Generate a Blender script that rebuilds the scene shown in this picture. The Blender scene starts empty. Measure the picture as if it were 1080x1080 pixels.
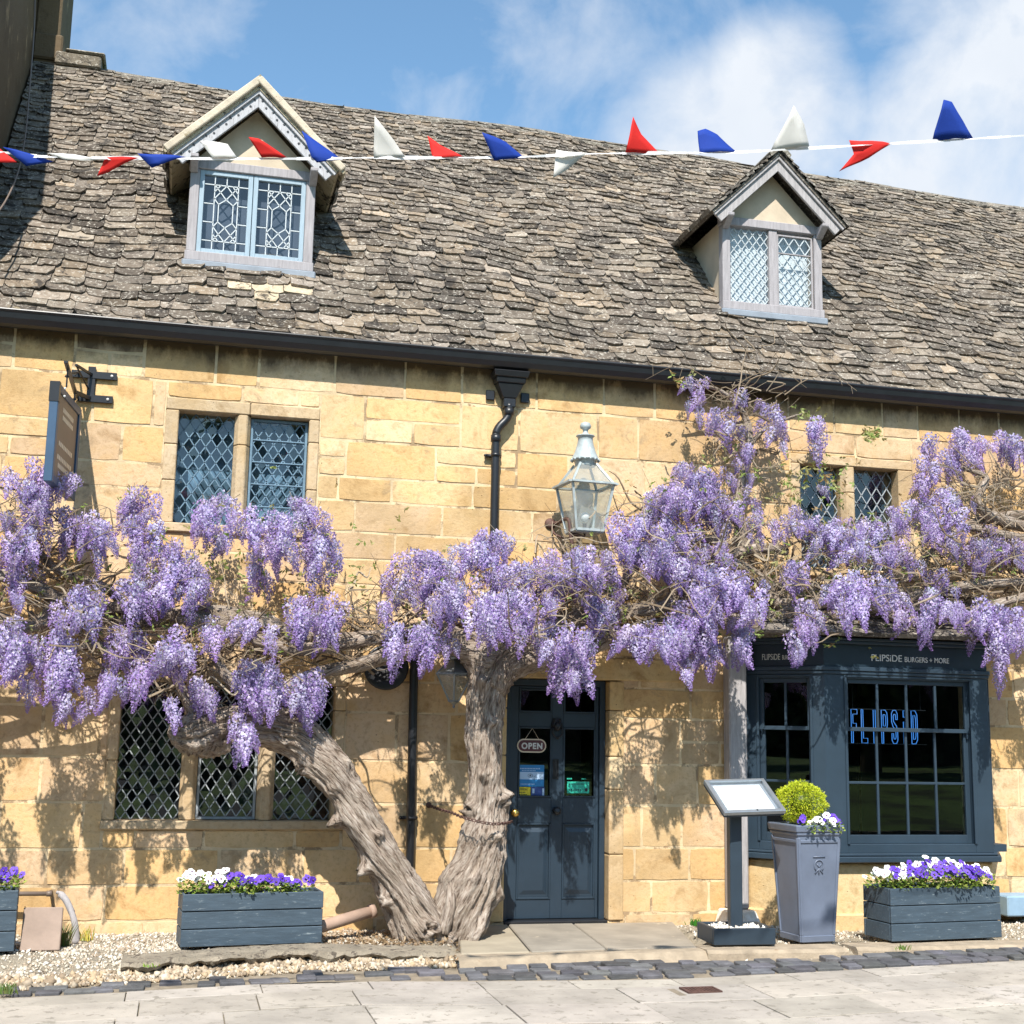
import bpy, bmesh, math, random
import numpy as np
from mathutils import Vector, Matrix, noise as mnoise
random.seed(7); rng = np.random.default_rng(7)
S = bpy.context.scene; COL = S.collection
PI = math.pi
# ------------------------------------------------------------------ camera calibration (vanishing points of the facade)
F = 1385.0
CX = np.array([5660, -340, -F]); CX = CX/np.linalg.norm(CX)
CZ = np.array([150, 8140, -F]); CZ = CZ-CX*(CZ@CX); CZ /= np.linalg.norm(CZ)
CY = np.cross(CZ, CX); CM = np.stack([CX, CY, CZ], 1)
CAM = np.array([0, -11.1, 1.55])
def ray(px, py): return CM.T@np.array([px-540, 540-py, -F])
def at(px, py, Y=0.0):
    d = ray(px, py); return CAM+d*((Y-CAM[1])/d[1])
def atz(px, py, z=0.0):
    d = ray(px, py); return CAM+d*((z-CAM[2])/d[2])
def X_(px, py, Y=0): return float(at(px, py, Y)[0])
def Z_(px, py, Y=0): return float(at(px, py, Y)[2])

# ------------------------------------------------------------------ materials
def new_mat(name):
    m = bpy.data.materials.new(name); m.use_nodes = True
    nt = m.node_tree; b = nt.nodes['Principled BSDF']; return m, nt, b
def N(nt, t, **kw):
    n = nt.nodes.new(t)
    for k, v in kw.items(): setattr(n, k, v)
    return n
def objco(nt, scale=(1, 1, 1), world=False):
    mp = N(nt, 'ShaderNodeMapping'); mp.inputs['Scale'].default_value = scale
    if world:
        g = N(nt, 'ShaderNodeNewGeometry'); nt.links.new(g.outputs['Position'], mp.inputs[0])
    else:
        tc = N(nt, 'ShaderNodeTexCoord'); nt.links.new(tc.outputs['Object'], mp.inputs[0])
    return mp.outputs[0]
def noise(nt, co, scale, detail=6, rough=.6, dist=0):
    n = N(nt, 'ShaderNodeTexNoise'); n.inputs['Scale'].default_value = scale; n.inputs['Detail'].default_value = detail
    n.inputs['Roughness'].default_value = rough; n.inputs['Distortion'].default_value = dist
    nt.links.new(co, n.inputs['Vector']); return n.outputs['Fac']
def ramp(nt, fac, stops):
    r = N(nt, 'ShaderNodeValToRGB'); e = r.color_ramp.elements
    while len(e) > 1: e.remove(e[-1])
    for i, (p, c) in enumerate(stops):
        if i == 0: el = e[0]; el.position = p
        else: el = e.new(p)
        if not hasattr(c, '__len__'): c = (c, c, c)
        el.color = (*c[:3], 1)
    nt.links.new(fac, r.inputs[0]); return r.outputs[0]
def mixc(nt, fac, a, b, mode='MIX'):
    m = N(nt, 'ShaderNodeMix', data_type='RGBA', blend_type=mode)
    def put(s, v):
        if hasattr(v, 'links') or isinstance(v, bpy.types.NodeSocket): nt.links.new(v, s)
        elif hasattr(v, '__len__'): s.default_value = (*v[:3], 1)
        else: s.default_value = v
    put(m.inputs[0], fac); put(m.inputs[6], a); put(m.inputs[7], b); return m.outputs[2]
def bump(nt, b, h, strength=.4, dist=.01):
    n = N(nt, 'ShaderNodeBump'); n.inputs['Strength'].default_value = strength; n.inputs['Distance'].default_value = dist
    nt.links.new(h, n.inputs['Height']); nt.links.new(n.outputs[0], b.inputs['Normal'])
def attr(nt, name='Col'):
    a = N(nt, 'ShaderNodeAttribute'); a.attribute_name = name; return a.outputs['Color']

def m_plain(name, col, rough=.6, var=.25, scale=6, bstr=.15, bdist=.004, metal=0, spec=.5, vcol=False, wear=None, wscale=9, wth=.62, stretch=(1, 1, 1)):
    m, nt, b = new_mat(name); co = objco(nt, stretch, world=True)
    f = noise(nt, co, scale); lo = tuple(c*(1-var) for c in col); hi = tuple(min(1, c*(1+var)) for c in col)
    c = ramp(nt, f, [(.3, lo), (.7, hi)])
    if vcol: c = mixc(nt, 1.0, c, attr(nt), 'MULTIPLY')
    if wear:
        w = noise(nt, co, wscale, 8, .7); wf = ramp(nt, w, [(wth, 0.0), (wth+.05, 1.0)]); c = mixc(nt, wf, c, wear)
    nt.links.new(c, b.inputs['Base Color']); b.inputs['Roughness'].default_value = rough
    b.inputs['Metallic'].default_value = metal; b.inputs['Specular IOR Level'].default_value = spec
    f2 = noise(nt, co, scale*8, 5, .7); bump(nt, b, f2, bstr, bdist); return m

def m_stone():
    m, nt, b = new_mat('cotswold_stone'); co = objco(nt, world=True)
    a = attr(nt)
    n1 = noise(nt, co, 3.2, 7, .65, .4); c = mixc(nt, 1.0, a, ramp(nt, n1, [(.30, (.62, .54, .43)), (.47, (1, 1, 1)), (.72, (1.0, .92, .78))]), 'MULTIPLY')
    n2 = noise(nt, co, 26, 6, .75); c = mixc(nt, .8, c, ramp(nt, n2, [(.3, (.66, .6, .52)), (.5, (1, 1, 1)), (.72, (1.0, 1.0, 1.0))]), 'MULTIPLY')
    # ochre iron patches
    n3 = noise(nt, co, 1.7, 5, .6, 1.2); c = mixc(nt, ramp(nt, n3, [(.55, 0.0), (.7, .55)]), c, (.52, .33, .13))
    # grey lichen blotches
    n4 = noise(nt, co, 5.0, 8, .72, .6); c = mixc(nt, ramp(nt, n4, [(.57, 0.0), (.67, .55)]), c, (.27, .20, .125))
    nb = noise(nt, co, .8, 6, .62, .8); c = mixc(nt, ramp(nt, nb, [(.48, 0.0), (.66, .55)]), c, (.36, .245, .12))
    # dark pits
    v = N(nt, 'ShaderNodeTexVoronoi'); v.inputs['Scale'].default_value = 17; nt.links.new(co, v.inputs['Vector'])
    gate = noise(nt, co, 2.3, 3, .5)
    pit = ramp(nt, v.outputs['Distance'], [(.05, 1.0), (.11, 0.0)])
    pg = N(nt, 'ShaderNodeMath', operation='MULTIPLY'); nt.links.new(pit, pg.inputs[0]); nt.links.new(ramp(nt, gate, [(.52, 0.0), (.6, .8)]), pg.inputs[1])
    c = mixc(nt, pg.outputs[0], c, (.09, .055, .025))
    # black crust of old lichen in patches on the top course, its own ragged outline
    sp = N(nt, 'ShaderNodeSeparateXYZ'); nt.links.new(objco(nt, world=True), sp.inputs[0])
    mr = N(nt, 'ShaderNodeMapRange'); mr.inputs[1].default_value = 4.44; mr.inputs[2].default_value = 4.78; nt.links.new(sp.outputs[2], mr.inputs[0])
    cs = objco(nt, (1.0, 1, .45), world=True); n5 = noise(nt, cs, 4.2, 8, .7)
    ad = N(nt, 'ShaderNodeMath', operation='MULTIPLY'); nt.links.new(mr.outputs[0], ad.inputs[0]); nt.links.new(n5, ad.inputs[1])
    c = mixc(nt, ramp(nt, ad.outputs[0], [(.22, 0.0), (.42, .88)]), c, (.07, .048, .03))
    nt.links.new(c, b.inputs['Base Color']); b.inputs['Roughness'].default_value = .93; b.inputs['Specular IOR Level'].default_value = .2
    h = N(nt, 'ShaderNodeMath', operation='ADD'); nt.links.new(n2, h.inputs[0]); nt.links.new(n1, h.inputs[1])
    h2 = N(nt, 'ShaderNodeMath', operation='SUBTRACT'); nt.links.new(h.outputs[0], h2.inputs[0]); nt.links.new(pg.outputs[0], h2.inputs[1])
    bump(nt, b, h2.outputs[0], .55, .012); return m

def m_slate():
    m, nt, b = new_mat('stone_slate'); co = objco(nt, world=True); a = attr(nt)
    n1 = noise(nt, co, 9, 7, .7); c = mixc(nt, 1.0, a, ramp(nt, n1, [(.3, (.62, .6, .58)), (.55, (1, 1, 1)), (.75, (1, .97, .9))]), 'MULTIPLY')
    n2 = noise(nt, co, 30, 6, .75, .5); c = mixc(nt, ramp(nt, n2, [(.545, 0.0), (.61, .85)]), c, (.48, .44, .375))
    n3 = noise(nt, co, 7, 8, .75, .8); c = mixc(nt, ramp(nt, n3, [(.535, 0.0), (.60, .88)]), c, (.030, .026, .023))
    n4 = noise(nt, co, 4, 6, .6, 1.0); c = mixc(nt, ramp(nt, n4, [(.68, 0.0), (.75, .5)]), c, (.34, .26, .13))
    nt.links.new(c, b.inputs['Base Color']); b.inputs['Roughness'].default_value = .92; b.inputs['Specular IOR Level'].default_value = .25
    h = N(nt, 'ShaderNodeMath', operation='ADD'); nt.links.new(n1, h.inputs[0]); nt.links.new(n2, h.inputs[1])
    bump(nt, b, h.outputs[0], .8, .016); return m

def m_bark():
    m, nt, b = new_mat('wisteria_bark'); a = attr(nt, 'Bark')   # (u, v, 0) along the grain
    mp = N(nt, 'ShaderNodeMapping'); mp.inputs['Scale'].default_value = (9, 1.6, 1); nt.links.new(a, mp.inputs[0])
    n1 = noise(nt, mp.outputs[0], 7, 10, .66, .5); co = objco(nt, world=True); n2 = noise(nt, co, 5, 5, .6)
    c = ramp(nt, n1, [(.33, (.05, .038, .03)), (.41, (.21, .16, .125)), (.48, (.35, .285, .235)), (.58, (.45, .385, .325)), (.68, (.57, .505, .44))])
    c = mixc(nt, .7, c, ramp(nt, n2, [(.35, (.62, .58, .52)), (.65, (1, 1, 1))]), 'MULTIPLY')
    nt.links.new(c, b.inputs['Base Color']); b.inputs['Roughness'].default_value = .95; b.inputs['Specular IOR Level'].default_value = .15
    n3 = noise(nt, co, 28, 6, .7); hb_ = N(nt, 'ShaderNodeMath', operation='MULTIPLY_ADD'); hb_.inputs[1].default_value = .35; nt.links.new(n3, hb_.inputs[0]); nt.links.new(n1, hb_.inputs[2]); bump(nt, b, hb_.outputs[0], .9, .035); return m

def m_vcol(name, rough=.7, trans=.0, spec=.3, rnd=0.0):
    m, nt, b = new_mat(name); c = attr(nt)
    if rnd:
        oi = N(nt, 'ShaderNodeObjectInfo'); r = ramp(nt, oi.outputs['Random'], [(0.0, 1-rnd), (1.0, 1.0)]); c = mixc(nt, 1.0, c, r, 'MULTIPLY')
    nt.links.new(c, b.inputs['Base Color']); b.inputs['Roughness'].default_value = rough; b.inputs['Specular IOR Level'].default_value = spec
    if trans:
        t = N(nt, 'ShaderNodeBsdfTranslucent'); nt.links.new(c, t.inputs[0]); mx = N(nt, 'ShaderNodeMixShader'); mx.inputs[0].default_value = trans
        nt.links.new(b.outputs[0], mx.inputs[1]); nt.links.new(t.outputs[0], mx.inputs[2]); nt.links.new(mx.outputs[0], nt.nodes['Material Output'].inputs[0])
    return m

def m_glass(name, ior=1.6, tint=(.75, .82, .85), rough=.0, wob=.25, sc=4, frost_sheen=0):
    m, nt, b = new_mat(name); nt.nodes.remove(b)
    tr = N(nt, 'ShaderNodeBsdfTransparent'); tr.inputs[0].default_value = (*tint, 1)
    gl = N(nt, 'ShaderNodeBsdfGlossy'); gl.inputs['Roughness'].default_value = rough; gl.inputs[0].default_value = (1, 1, 1, 1)
    lw = N(nt, 'ShaderNodeLayerWeight'); lw.inputs[0].default_value = .5; pw = N(nt, 'ShaderNodeMath', operation='POWER'); pw.inputs[1].default_value = 5; nt.links.new(lw.outputs['Facing'], pw.inputs[0])
    f0 = ((ior-1)/(ior+1))**2; fr = N(nt, 'ShaderNodeMath', operation='MULTIPLY_ADD'); fr.inputs[1].default_value = 1-f0; fr.inputs[2].default_value = f0; nt.links.new(pw.outputs[0], fr.inputs[0])
    co = objco(nt, world=True); f = noise(nt, co, sc, 2, .5); bp = N(nt, 'ShaderNodeBump'); bp.inputs['Strength'].default_value = wob; bp.inputs['Distance'].default_value = .01
    nt.links.new(f, bp.inputs['Height']); nt.links.new(bp.outputs[0], gl.inputs['Normal'])
    mx = N(nt, 'ShaderNodeMixShader'); nt.links.new(fr.outputs[0], mx.inputs[0]); nt.links.new(tr.outputs[0], mx.inputs[1]); nt.links.new(gl.outputs[0], mx.inputs[2])
    if frost_sheen:
        df = N(nt, 'ShaderNodeBsdfDiffuse'); df.inputs[0].default_value = (.6, .62, .6, 1); m2 = N(nt, 'ShaderNodeMixShader'); nt.links.new(ramp(nt, f, [(.3, frost_sheen*.6), (.7, frost_sheen*1.4)]), m2.inputs[0]); nt.links.new(mx.outputs[0], m2.inputs[1]); nt.links.new(df.outputs[0], m2.inputs[2]); mx = m2  # pale diffuse mix: frosting, and on the hexagonal lantern painted-in reflections
    nt.links.new(mx.outputs[0], nt.nodes['Material Output'].inputs[0]); return m

def m_emit(name, col, s):
    m, nt, b = new_mat(name); b.inputs['Base Color'].default_value = (0.02, .02, .02, 1); b.inputs['Emission Color'].default_value = (*col, 1); b.inputs['Emission Strength'].default_value = s; return m

def m_wood(name, col, rough=.6, var=.25, horiz=True, wear=None, wth=.64):
    m, nt, b = new_mat(name); co = objco(nt, (1.2, 12, 12) if horiz else (12, 12, 1.2), world=False)
    n1 = noise(nt, co, 3.5, 8, .7, .3); lo = tuple(c*(1-var) for c in col); hi = tuple(min(1, c*(1+var)) for c in col)
    c = ramp(nt, n1, [(.3, lo), (.7, hi)])
    if wear:
        w = noise(nt, co, 7, 8, .75, .5); c = mixc(nt, ramp(nt, w, [(wth, 0.0), (wth+.04, .8)]), c, wear)
    nt.links.new(c, b.inputs['Base Color']); b.inputs['Roughness'].default_value = rough; bump(nt, b, n1, .5, .006); return m

M = dict(
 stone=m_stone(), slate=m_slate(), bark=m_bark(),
 mortar=m_plain('lime_mortar', (.60, .46, .28), .95, .3, 4, .6, .01, wear=(.30, .21, .12), wscale=3, wth=.52),
 surround=m_stone(),
 render=m_plain('cream_render', (.50, .415, .31), .9, .12, 5, .3, .004, wear=(.32, .28, .2), wscale=3, wth=.66),
 black=m_plain('black_iron', (.012, .013, .016), .38, .2, 8, .1, .002),
 bayblue=m_plain('dark_blue_grey_paint', (.024, .042, .062), .42, .14, 3, .12, .002, wear=(.16, .20, .23), wscale=26, wth=.70),
 doorblue=m_plain('door_paint', (.019, .034, .052), .38, .12, 4, .12, .002, wear=(.14, .18, .2), wscale=22, wth=.72),
 fascia=m_plain('fascia_paint', (.010, .022, .034), .4, .12, 4, .1, .002),
 signgrey=m_plain('sign_face', (.16, .12, .095), .5, .1, 5, .05, .002),
 signblue=m_plain('sign_frame', (.03, .07, .13), .45, .12, 5, .05, .002),
 trough=m_wood('painted_planks', (.048, .073, .098), .55, .22, True, wear=(.22, .26, .28), wth=.60),
 greywood=m_wood('weathered_wood', (.33, .31, .31), .8, .3, False, wear=(.13, .11, .10), wth=.62),
 paleblue=m_wood('pale_blue_paint', (.27, .355, .42), .6, .12, False, wear=(.55, .52, .5), wth=.66),
 oak=m_wood('silvered_oak', (.31, .29, .30), .8, .25, False, wear=(.16, .14, .13), wth=.64),
 whitebarge=m_wood('whitewashed_board', (.40, .40, .42), .75, .22, False, wear=(.14, .12, .11), wth=.56), verge=m_plain('cream_verge_stone', (.50, .43, .33), .9, .22, 7, .5, .008, wear=(.30, .24, .15), wscale=9, wth=.58),
 lead=m_plain('lead_flashing', (.22, .25, .29), .55, .15, 6, .2, .004),
 came=m_plain('lead_cames', (.30, .33, .35), .5, .15, 20, .05, .001),
 camew=m_plain('pale_cames', (.46, .50, .52), .5, .1, 20, .05, .001),
 cameb=m_plain('blue_cames', (.12, .20, .27), .5, .2, 20, .05, .001),
 glass=m_glass('window_glass', 1.75, (.55, .65, .7)), glassbay=m_glass('bay_glass', 1.55, (.8, .85, .85), wob=.08, sc=1.2),
 glassd=m_glass('dormer_glass', 1.7, (.9, .93, .95)), glasslamp=m_glass('lantern_glass', 1.5, (.86, .9, .9), frost_sheen=.22), glasscase=m_glass('case_glass', 1.5, (.95, .96, .96)), glasshex=m_glass('bevelled_glass', 2.2, (.85, .9, .9), wob=.6, frost_sheen=.12),
 darkroom=m_plain('dark_room', (.012, .012, .014), .9, .3, 2),
 skyback=m_plain('sky_blue_backing', (.21, .29, .37), .9, .7, 5),  # blue of the reflected sky put into the backing colour
 greyroom=m_plain('grey_curtain', (.05, .065, .09), .9, .3, 3),
 curtain=m_plain('white_net_curtain', (.60, .64, .65), .9, .18, 9, .4, .01, stretch=(4, 4, .4)),
 white=m_plain('white_letters', (.62, .62, .6), .6, .1, 30), cream=m_plain('cream_paint', (.7, .6, .45), .5, .1, 10),
 maroon=m_plain('maroon_paint', (.10, .03, .035), .45, .1, 10),
 stick_blue=m_plain('sticker_blue', (.02, .20, .47), .4, .05, 10), stick_pale=m_plain('sticker_pale', (.42, .58, .78), .4, .05, 10),
 stick_yellow=m_plain('sticker_yellow', (.75, .60, .03), .4, .05, 10), stick_navy=m_plain('sticker_navy', (.03, .07, .25), .4, .05, 10),
 stick_green=m_plain('sticker_green', (.03, .42, .30), .4, .05, 10), ink=m_plain('ink', (.02, .02, .03), .6, .05, 10),
 brass=m_plain('brass', (.72, .45, .12), .28, .1, 10, .02, .001, metal=1),
 verdigris=m_plain('verdigris_paint', (.34, .385, .39), .5, .22, 14, .15, .002, wear=(.62, .66, .64), wscale=10, wth=.6),
 rust=m_plain('rusty_iron', (.09, .045, .035), .75, .4, 20, .4, .003),
 zinc=m_plain('leaded_zinc', (.20, .22, .23), .35, .25, 10, .1, .002, metal=.5),
 leadgrey=m_plain('faux_lead', (.12, .145, .20), .42, .16, 3.5, .12, .003, spec=.55, wear=(.09, .10, .13), wscale=5, wth=.70),
 stand=m_plain('stand_paint', (.022, .036, .052), .42, .12, 6, .08, .002),
 alu=m_plain('brushed_aluminium', (.42, .45, .47), .32, .08, 12, .05, .001, metal=.7),
 paper=m_plain('menu_paper', (.55, .60, .61), .35, .06, 5, .02, .001), neon=m_emit('neon_tube', (.06, .28, .85), .75),
 bulb=m_plain('frosted_bulb', (.8, .8, .8), .4, .03, 10),
 soil=m_plain('potting_soil', (.03, .02, .013), .95, .4, 20, .8, .01),
 pebble=m_vcol('pebbles', .85), petal=m_vcol('wisteria_petals', .6, .28, .25, rnd=.22), leaf=m_vcol('leaves', .5, .3, .4),
 pansy=m_vcol('pansy_petals', .6, .22, .25), flag=m_vcol('bunting_cloth', .75, .3, .2),
 concrete=m_plain('old_concrete', (.33, .28, .21), .95, .35, 7, 1, .03, wear=(.13, .105, .08), wscale=14, wth=.54),
 kerb=m_plain('kerb_stone', (.33, .265, .19), .95, .25, 8, .8, .012, wear=(.27, .19, .12), wscale=9, wth=.62),
 flagstone=m_plain('door_flagstone', (.30, .265, .215), .9, .2, 3, .3, .006, vcol=True, wear=(.42, .36, .27), wscale=5, wth=.62),
 slab=m_plain('concrete_slab', (.365, .33, .288), .9, .22, 2.2, .7, .01, vcol=True, wear=(.23, .205, .17), wscale=11, wth=.56),
 joint=m_plain('paving_joint', (.20, .17, .12), .95, .3, 12, .5, .008, wear=(.06, .09, .02), wscale=3, wth=.6),
 sett=m_plain('blue_grey_sett', (.095, .095, .098), .75, .35, 9, .8, .01, vcol=True),
 settsand=m_plain('sandy_joint', (.22, .18, .13), .95, .3, 12, .6, .01),
 bed=m_plain('gravel_bed', (.42, .36, .27), .95, .3, 14, 1, .03, wear=(.16, .12, .08), wscale=4, wth=.6),
 asphalt=m_plain('road_asphalt', (.05, .05, .052), .9, .2, 20, .4, .005), grass=m_plain('grass_ground', (.085, .15, .03), .9, .5, .35, .6, .02, wear=(.03, .05, .012), wscale=.5, wth=.54),
 terracotta=m_plain('pinkish_tile', (.30, .225, .18), .85, .15, 8, .3, .004), clay=m_plain('dusty_clay_pipe', (.36, .25, .19), .8, .15, 8, .3, .004),
 orange=m_plain('orange_ball', (.45, .1, .04), .5, .1, 8), bluebrick=m_plain('pale_blue_paint_masonry', (.22, .33, .44), .6, .15, 6, .3, .004),
)

# ------------------------------------------------------------------ object helpers
def tag(o, label=None, cat=None, group=None, kind=None):
    if label: o['label'] = label
    if cat: o['category'] = cat
    if group: o['group'] = group
    if kind: o['kind'] = kind
    return o
def empty(name, loc, label=None, cat=None, group=None, rz=0):
    o = bpy.data.objects.new(name, None); COL.objects.link(o); o.location = loc; o.rotation_euler = (0, 0, rz); o.empty_display_size = .1
    return tag(o, label, cat, group)
def link(name, me, mat, parent=None):
    o = bpy.data.objects.new(name, me); COL.objects.link(o)
    if mat:
        for m_ in (mat if isinstance(mat, (list, tuple)) else [mat]): me.materials.append(m_)
    if parent:
        o.parent = parent
        bpy.context.view_layer.update()
        o.matrix_parent_inverse = parent.matrix_world.inverted()
    return o
class MB:
    def __init__(s): s.v = []; s.f = []; s.c = []; s.mi = []; s.uvw = []
    def add(s, vs, fs, col=(1, 1, 1), mi=0, T=None):
        n = len(s.v)
        if T is not None: vs = [tuple(T@Vector(v)) for v in vs]
        s.v += [tuple(map(float, v)) for v in vs]; s.f += [tuple(i+n for i in f) for f in fs]; s.c += [col]*len(vs); s.mi += [mi]*len(fs)
        return s
    def box(s, x0, x1, y0, y1, z0, z1, col=(1, 1, 1), mi=0, T=None):
        v = [(x, y, z) for x in (x0, x1) for y in (y0, y1) for z in (z0, z1)]
        return s.add(v, [(0, 1, 3, 2), (4, 6, 7, 5), (0, 4, 5, 1), (2, 3, 7, 6), (0, 2, 6, 4), (1, 5, 7, 3)], col, mi, T)
    def prism(s, poly, axis, a, b, col=(1, 1, 1), mi=0, T=None):
        n = len(poly)
        def P(p, t): return {'x': (t, p[0], p[1]), 'y': (p[0], t, p[1]), 'z': (p[0], p[1], t)}[axis]
        v = [P(p, a) for p in poly]+[P(p, b) for p in poly]
        f = [tuple(range(n)), tuple(range(2*n-1, n-1, -1))]+[(i, i+n, (i+1) % n+n, (i+1) % n) for i in range(n)]
        return s.add(v, f, col, mi, T)
    def bar(s, p, q, w, d, up=(0, 1, 0), col=(1, 1, 1), mi=0):
        p, q = Vector(p), Vector(q); t = (q-p).normalized(); u = Vector(up); a = t.cross(u).normalized(); u = a.cross(t).normalized()
        v = [r+a*sx*w/2+u*sy*d/2 for r in (p, q) for sx, sy in ((-1, -1), (1, -1), (1, 1), (-1, 1))]
        return s.add(v, [(0, 3, 2, 1), (4, 5, 6, 7), (0, 1, 5, 4), (1, 2, 6, 5), (2, 3, 7, 6), (3, 0, 4, 7)], col, mi)
    def tube(s, pts, rad, n=8, col=(1, 1, 1), mi=0, caps=True):
        pts = [Vector(p) for p in pts]; k = len(pts)
        if not hasattr(rad, '__len__'): rad = [rad]*k
        base = len(s.v); prev = None
        for i, p in enumerate(pts):
            t = (pts[min(i+1, k-1)]-pts[max(i-1, 0)]).normalized()
            if prev is None: a = t.orthogonal().normalized()
            else: a = (prev-t*prev.dot(t)).normalized()
            prev = a; b_ = t.cross(a)
            for j in range(n):
                an = 2*PI*j/n; s.v.append(tuple(p+(a*math.cos(an)+b_*math.sin(an))*rad[i])); s.c.append(col)
        for i in range(k-1):
            for j in range(n):
                s.f.append((base+i*n+j, base+i*n+(j+1) % n, base+(i+1)*n+(j+1) % n, base+(i+1)*n+j)); s.mi.append(mi)
        if caps:
            s.f.append(tuple(base+j for j in range(n-1, -1, -1))); s.f.append(tuple(base+(k-1)*n+j for j in range(n))); s.mi += [mi]*2
        return s
    def lathe(s, prof, c=(0, 0, 0), n=20, col=(1, 1, 1), mi=0, T=None, flat=0):
        vs = [(c[0]+r*math.cos(2*PI*j/n+flat), c[1]+r*math.sin(2*PI*j/n+flat), c[2]+z) for r, z in prof for j in range(n)]
        k = len(prof); fs = [(i*n+j, i*n+(j+1) % n, (i+1)*n+(j+1) % n, (i+1)*n+j) for i in range(k-1) for j in range(n)]
        fs += [tuple(range(n-1, -1, -1)), tuple((k-1)*n+j for j in range(n))]
        return s.add(vs, fs, col, mi, T)
    def sphere(s, c, r, n=12, col=(1, 1, 1), mi=0, sq=(1, 1, 1)):
        prof = []
        for i in range(1, n//2): a = PI*i/(n//2); prof.append((math.sin(a), -math.cos(a)))
        T = Matrix.Translation(c)@Matrix.Diagonal((r*sq[0], r*sq[1], r*sq[2], 1))
        return s.lathe([(.02, -1)]+prof+[(.02, 1)], n=n, col=col, mi=mi, T=T)
    def build(s, name, mat, parent=None, smooth=False, bevel=0, seg=1, T=None):
        me = bpy.data.meshes.new(name); me.from_pydata(s.v, [], s.f)
        if T is not None: me.transform(T)
        if any(c != (1, 1, 1) for c in s.c) or True:
            ca = me.color_attributes.new('Col', 'FLOAT_COLOR', 'POINT')
            arr = np.ones((len(s.v), 4), np.float32); arr[:, :3] = np.array(s.c, np.float32).reshape(-1, 3); ca.data.foreach_set('color', arr.ravel())
        me.polygons.foreach_set('material_index', np.array(s.mi, np.int32))
        if smooth: me.polygons.foreach_set('use_smooth', np.ones(len(s.f), bool))
        me.validate(); me.update()
        o = link(name, me, mat, parent)
        if bevel:
            m_ = o.modifiers.new('bevel', 'BEVEL'); m_.width = bevel; m_.segments = seg; m_.limit_method = 'ANGLE'; m_.angle_limit = .6
        return o
def np_mesh(name, V, Q, colors, mat, parent=None, smooth=False):
    """V (n,3), Q (m,k) faces of equal size, colors (n,3)"""
    V = np.asarray(V, np.float32); Q = np.asarray(Q, np.int32); k = Q.shape[1]
    me = bpy.data.meshes.new(name); me.vertices.add(len(V)); me.vertices.foreach_set('co', V.ravel())
    me.loops.add(Q.size); me.loops.foreach_set('vertex_index', Q.ravel()); me.polygons.add(len(Q))
    me.polygons.foreach_set('loop_start', np.arange(0, Q.size, k, dtype=np.int32)); me.polygons.foreach_set('loop_total', np.full(len(Q), k, np.int32))
    me.update(calc_edges=True)
    ca = me.color_attributes.new('Col', 'FLOAT_COLOR', 'POINT'); a = np.ones((len(V), 4), np.float32); a[:, :3] = colors; ca.data.foreach_set('color', a.ravel())
    if smooth: me.polygons.foreach_set('use_smooth', np.ones(len(Q), bool))
    return link(name, me, mat, parent)
def text_mesh(txt, name, mat, parent, origin, height, sx=1.0, depth=.004, rot=None, width=None, spacing=1.0, outline=0, bold=0):
    """flat lettering standing on the XZ plane at origin (left baseline), facing -Y; rot is an extra 3x3/4x4 matrix"""
    cu = bpy.data.curves.new(name, 'FONT'); cu.body = txt; cu.size = 1; cu.extrude = 0 if outline else depth/2/max(height, 1e-4); cu.space_character = spacing; cu.offset = bold
    if outline: cu.fill_mode = 'NONE'; cu.bevel_depth = outline/height; cu.bevel_resolution = 1
    o = bpy.data.objects.new('tmp', cu); COL.objects.link(o); bpy.context.view_layer.update()
    me = bpy.data.meshes.new_from_object(o.evaluated_get(bpy.context.evaluated_depsgraph_get())); bpy.data.objects.remove(o)
    if len(me.vertices) == 0: return None
    co = np.empty(len(me.vertices)*3, np.float32); me.vertices.foreach_get('co', co); co = co.reshape(-1, 3)
    w = co[:, 0].max()-co[:, 0].min(); h = .73
    k = height/h; kx = (width/w) if width else k*sx
    T = Matrix.Translation(origin)@(rot or Matrix.Identity(4))@Matrix.Rotation(PI/2, 4, 'X')@Matrix.Diagonal((kx, k, k, 1))@Matrix.Translation((-co[:, 0].min(), 0, 0))
    me.transform(T); return link(name, me, mat, parent)
def bez(pts, n=8):
    """Catmull-Rom through points"""
    P = [np.array(p, float) for p in pts]; P = [2*P[0]-P[1]]+P+[2*P[-1]-P[-2]]; out = []
    for i in range(1, len(P)-2):
        for k in range(n):
            t = k/n; a, b, c, d = P[i-1:i+3]
            out.append(.5*((2*b)+(-a+c)*t+(2*a-5*b+4*c-d)*t*t+(-a+3*b-3*c+d)*t**3))
    out.append(P[-2]); return out

# ------------------------------------------------------------------ camera, light, sky
cd = bpy.data.cameras.new('camera'); cam = bpy.data.objects.new('camera', cd); COL.objects.link(cam); S.camera = cam
cd.sensor_width = 36; cd.lens = F/1080*36; cd.clip_end = 3000
R = Matrix(CM.T.tolist()); cam.matrix_world = Matrix.Translation(CAM.tolist())@R.to_4x4()
SUN = Vector((.30, 1, -1.27)).normalized()
sd = bpy.data.lights.new('sun', 'SUN'); sun = bpy.data.objects.new('sun', sd); COL.objects.link(sun)
sd.energy = 5.0; sd.angle = math.radians(.5); sd.color = (1, .95, .87); sun.rotation_euler = SUN.to_track_quat('-Z', 'Y').to_euler()
W = bpy.data.worlds.new('World'); S.world = W; W.use_nodes = True; wn = W.node_tree
bg = wn.nodes['Background']; sky = N(wn, 'ShaderNodeTexSky', sky_type='NISHITA'); sky.sun_disc = False
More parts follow.
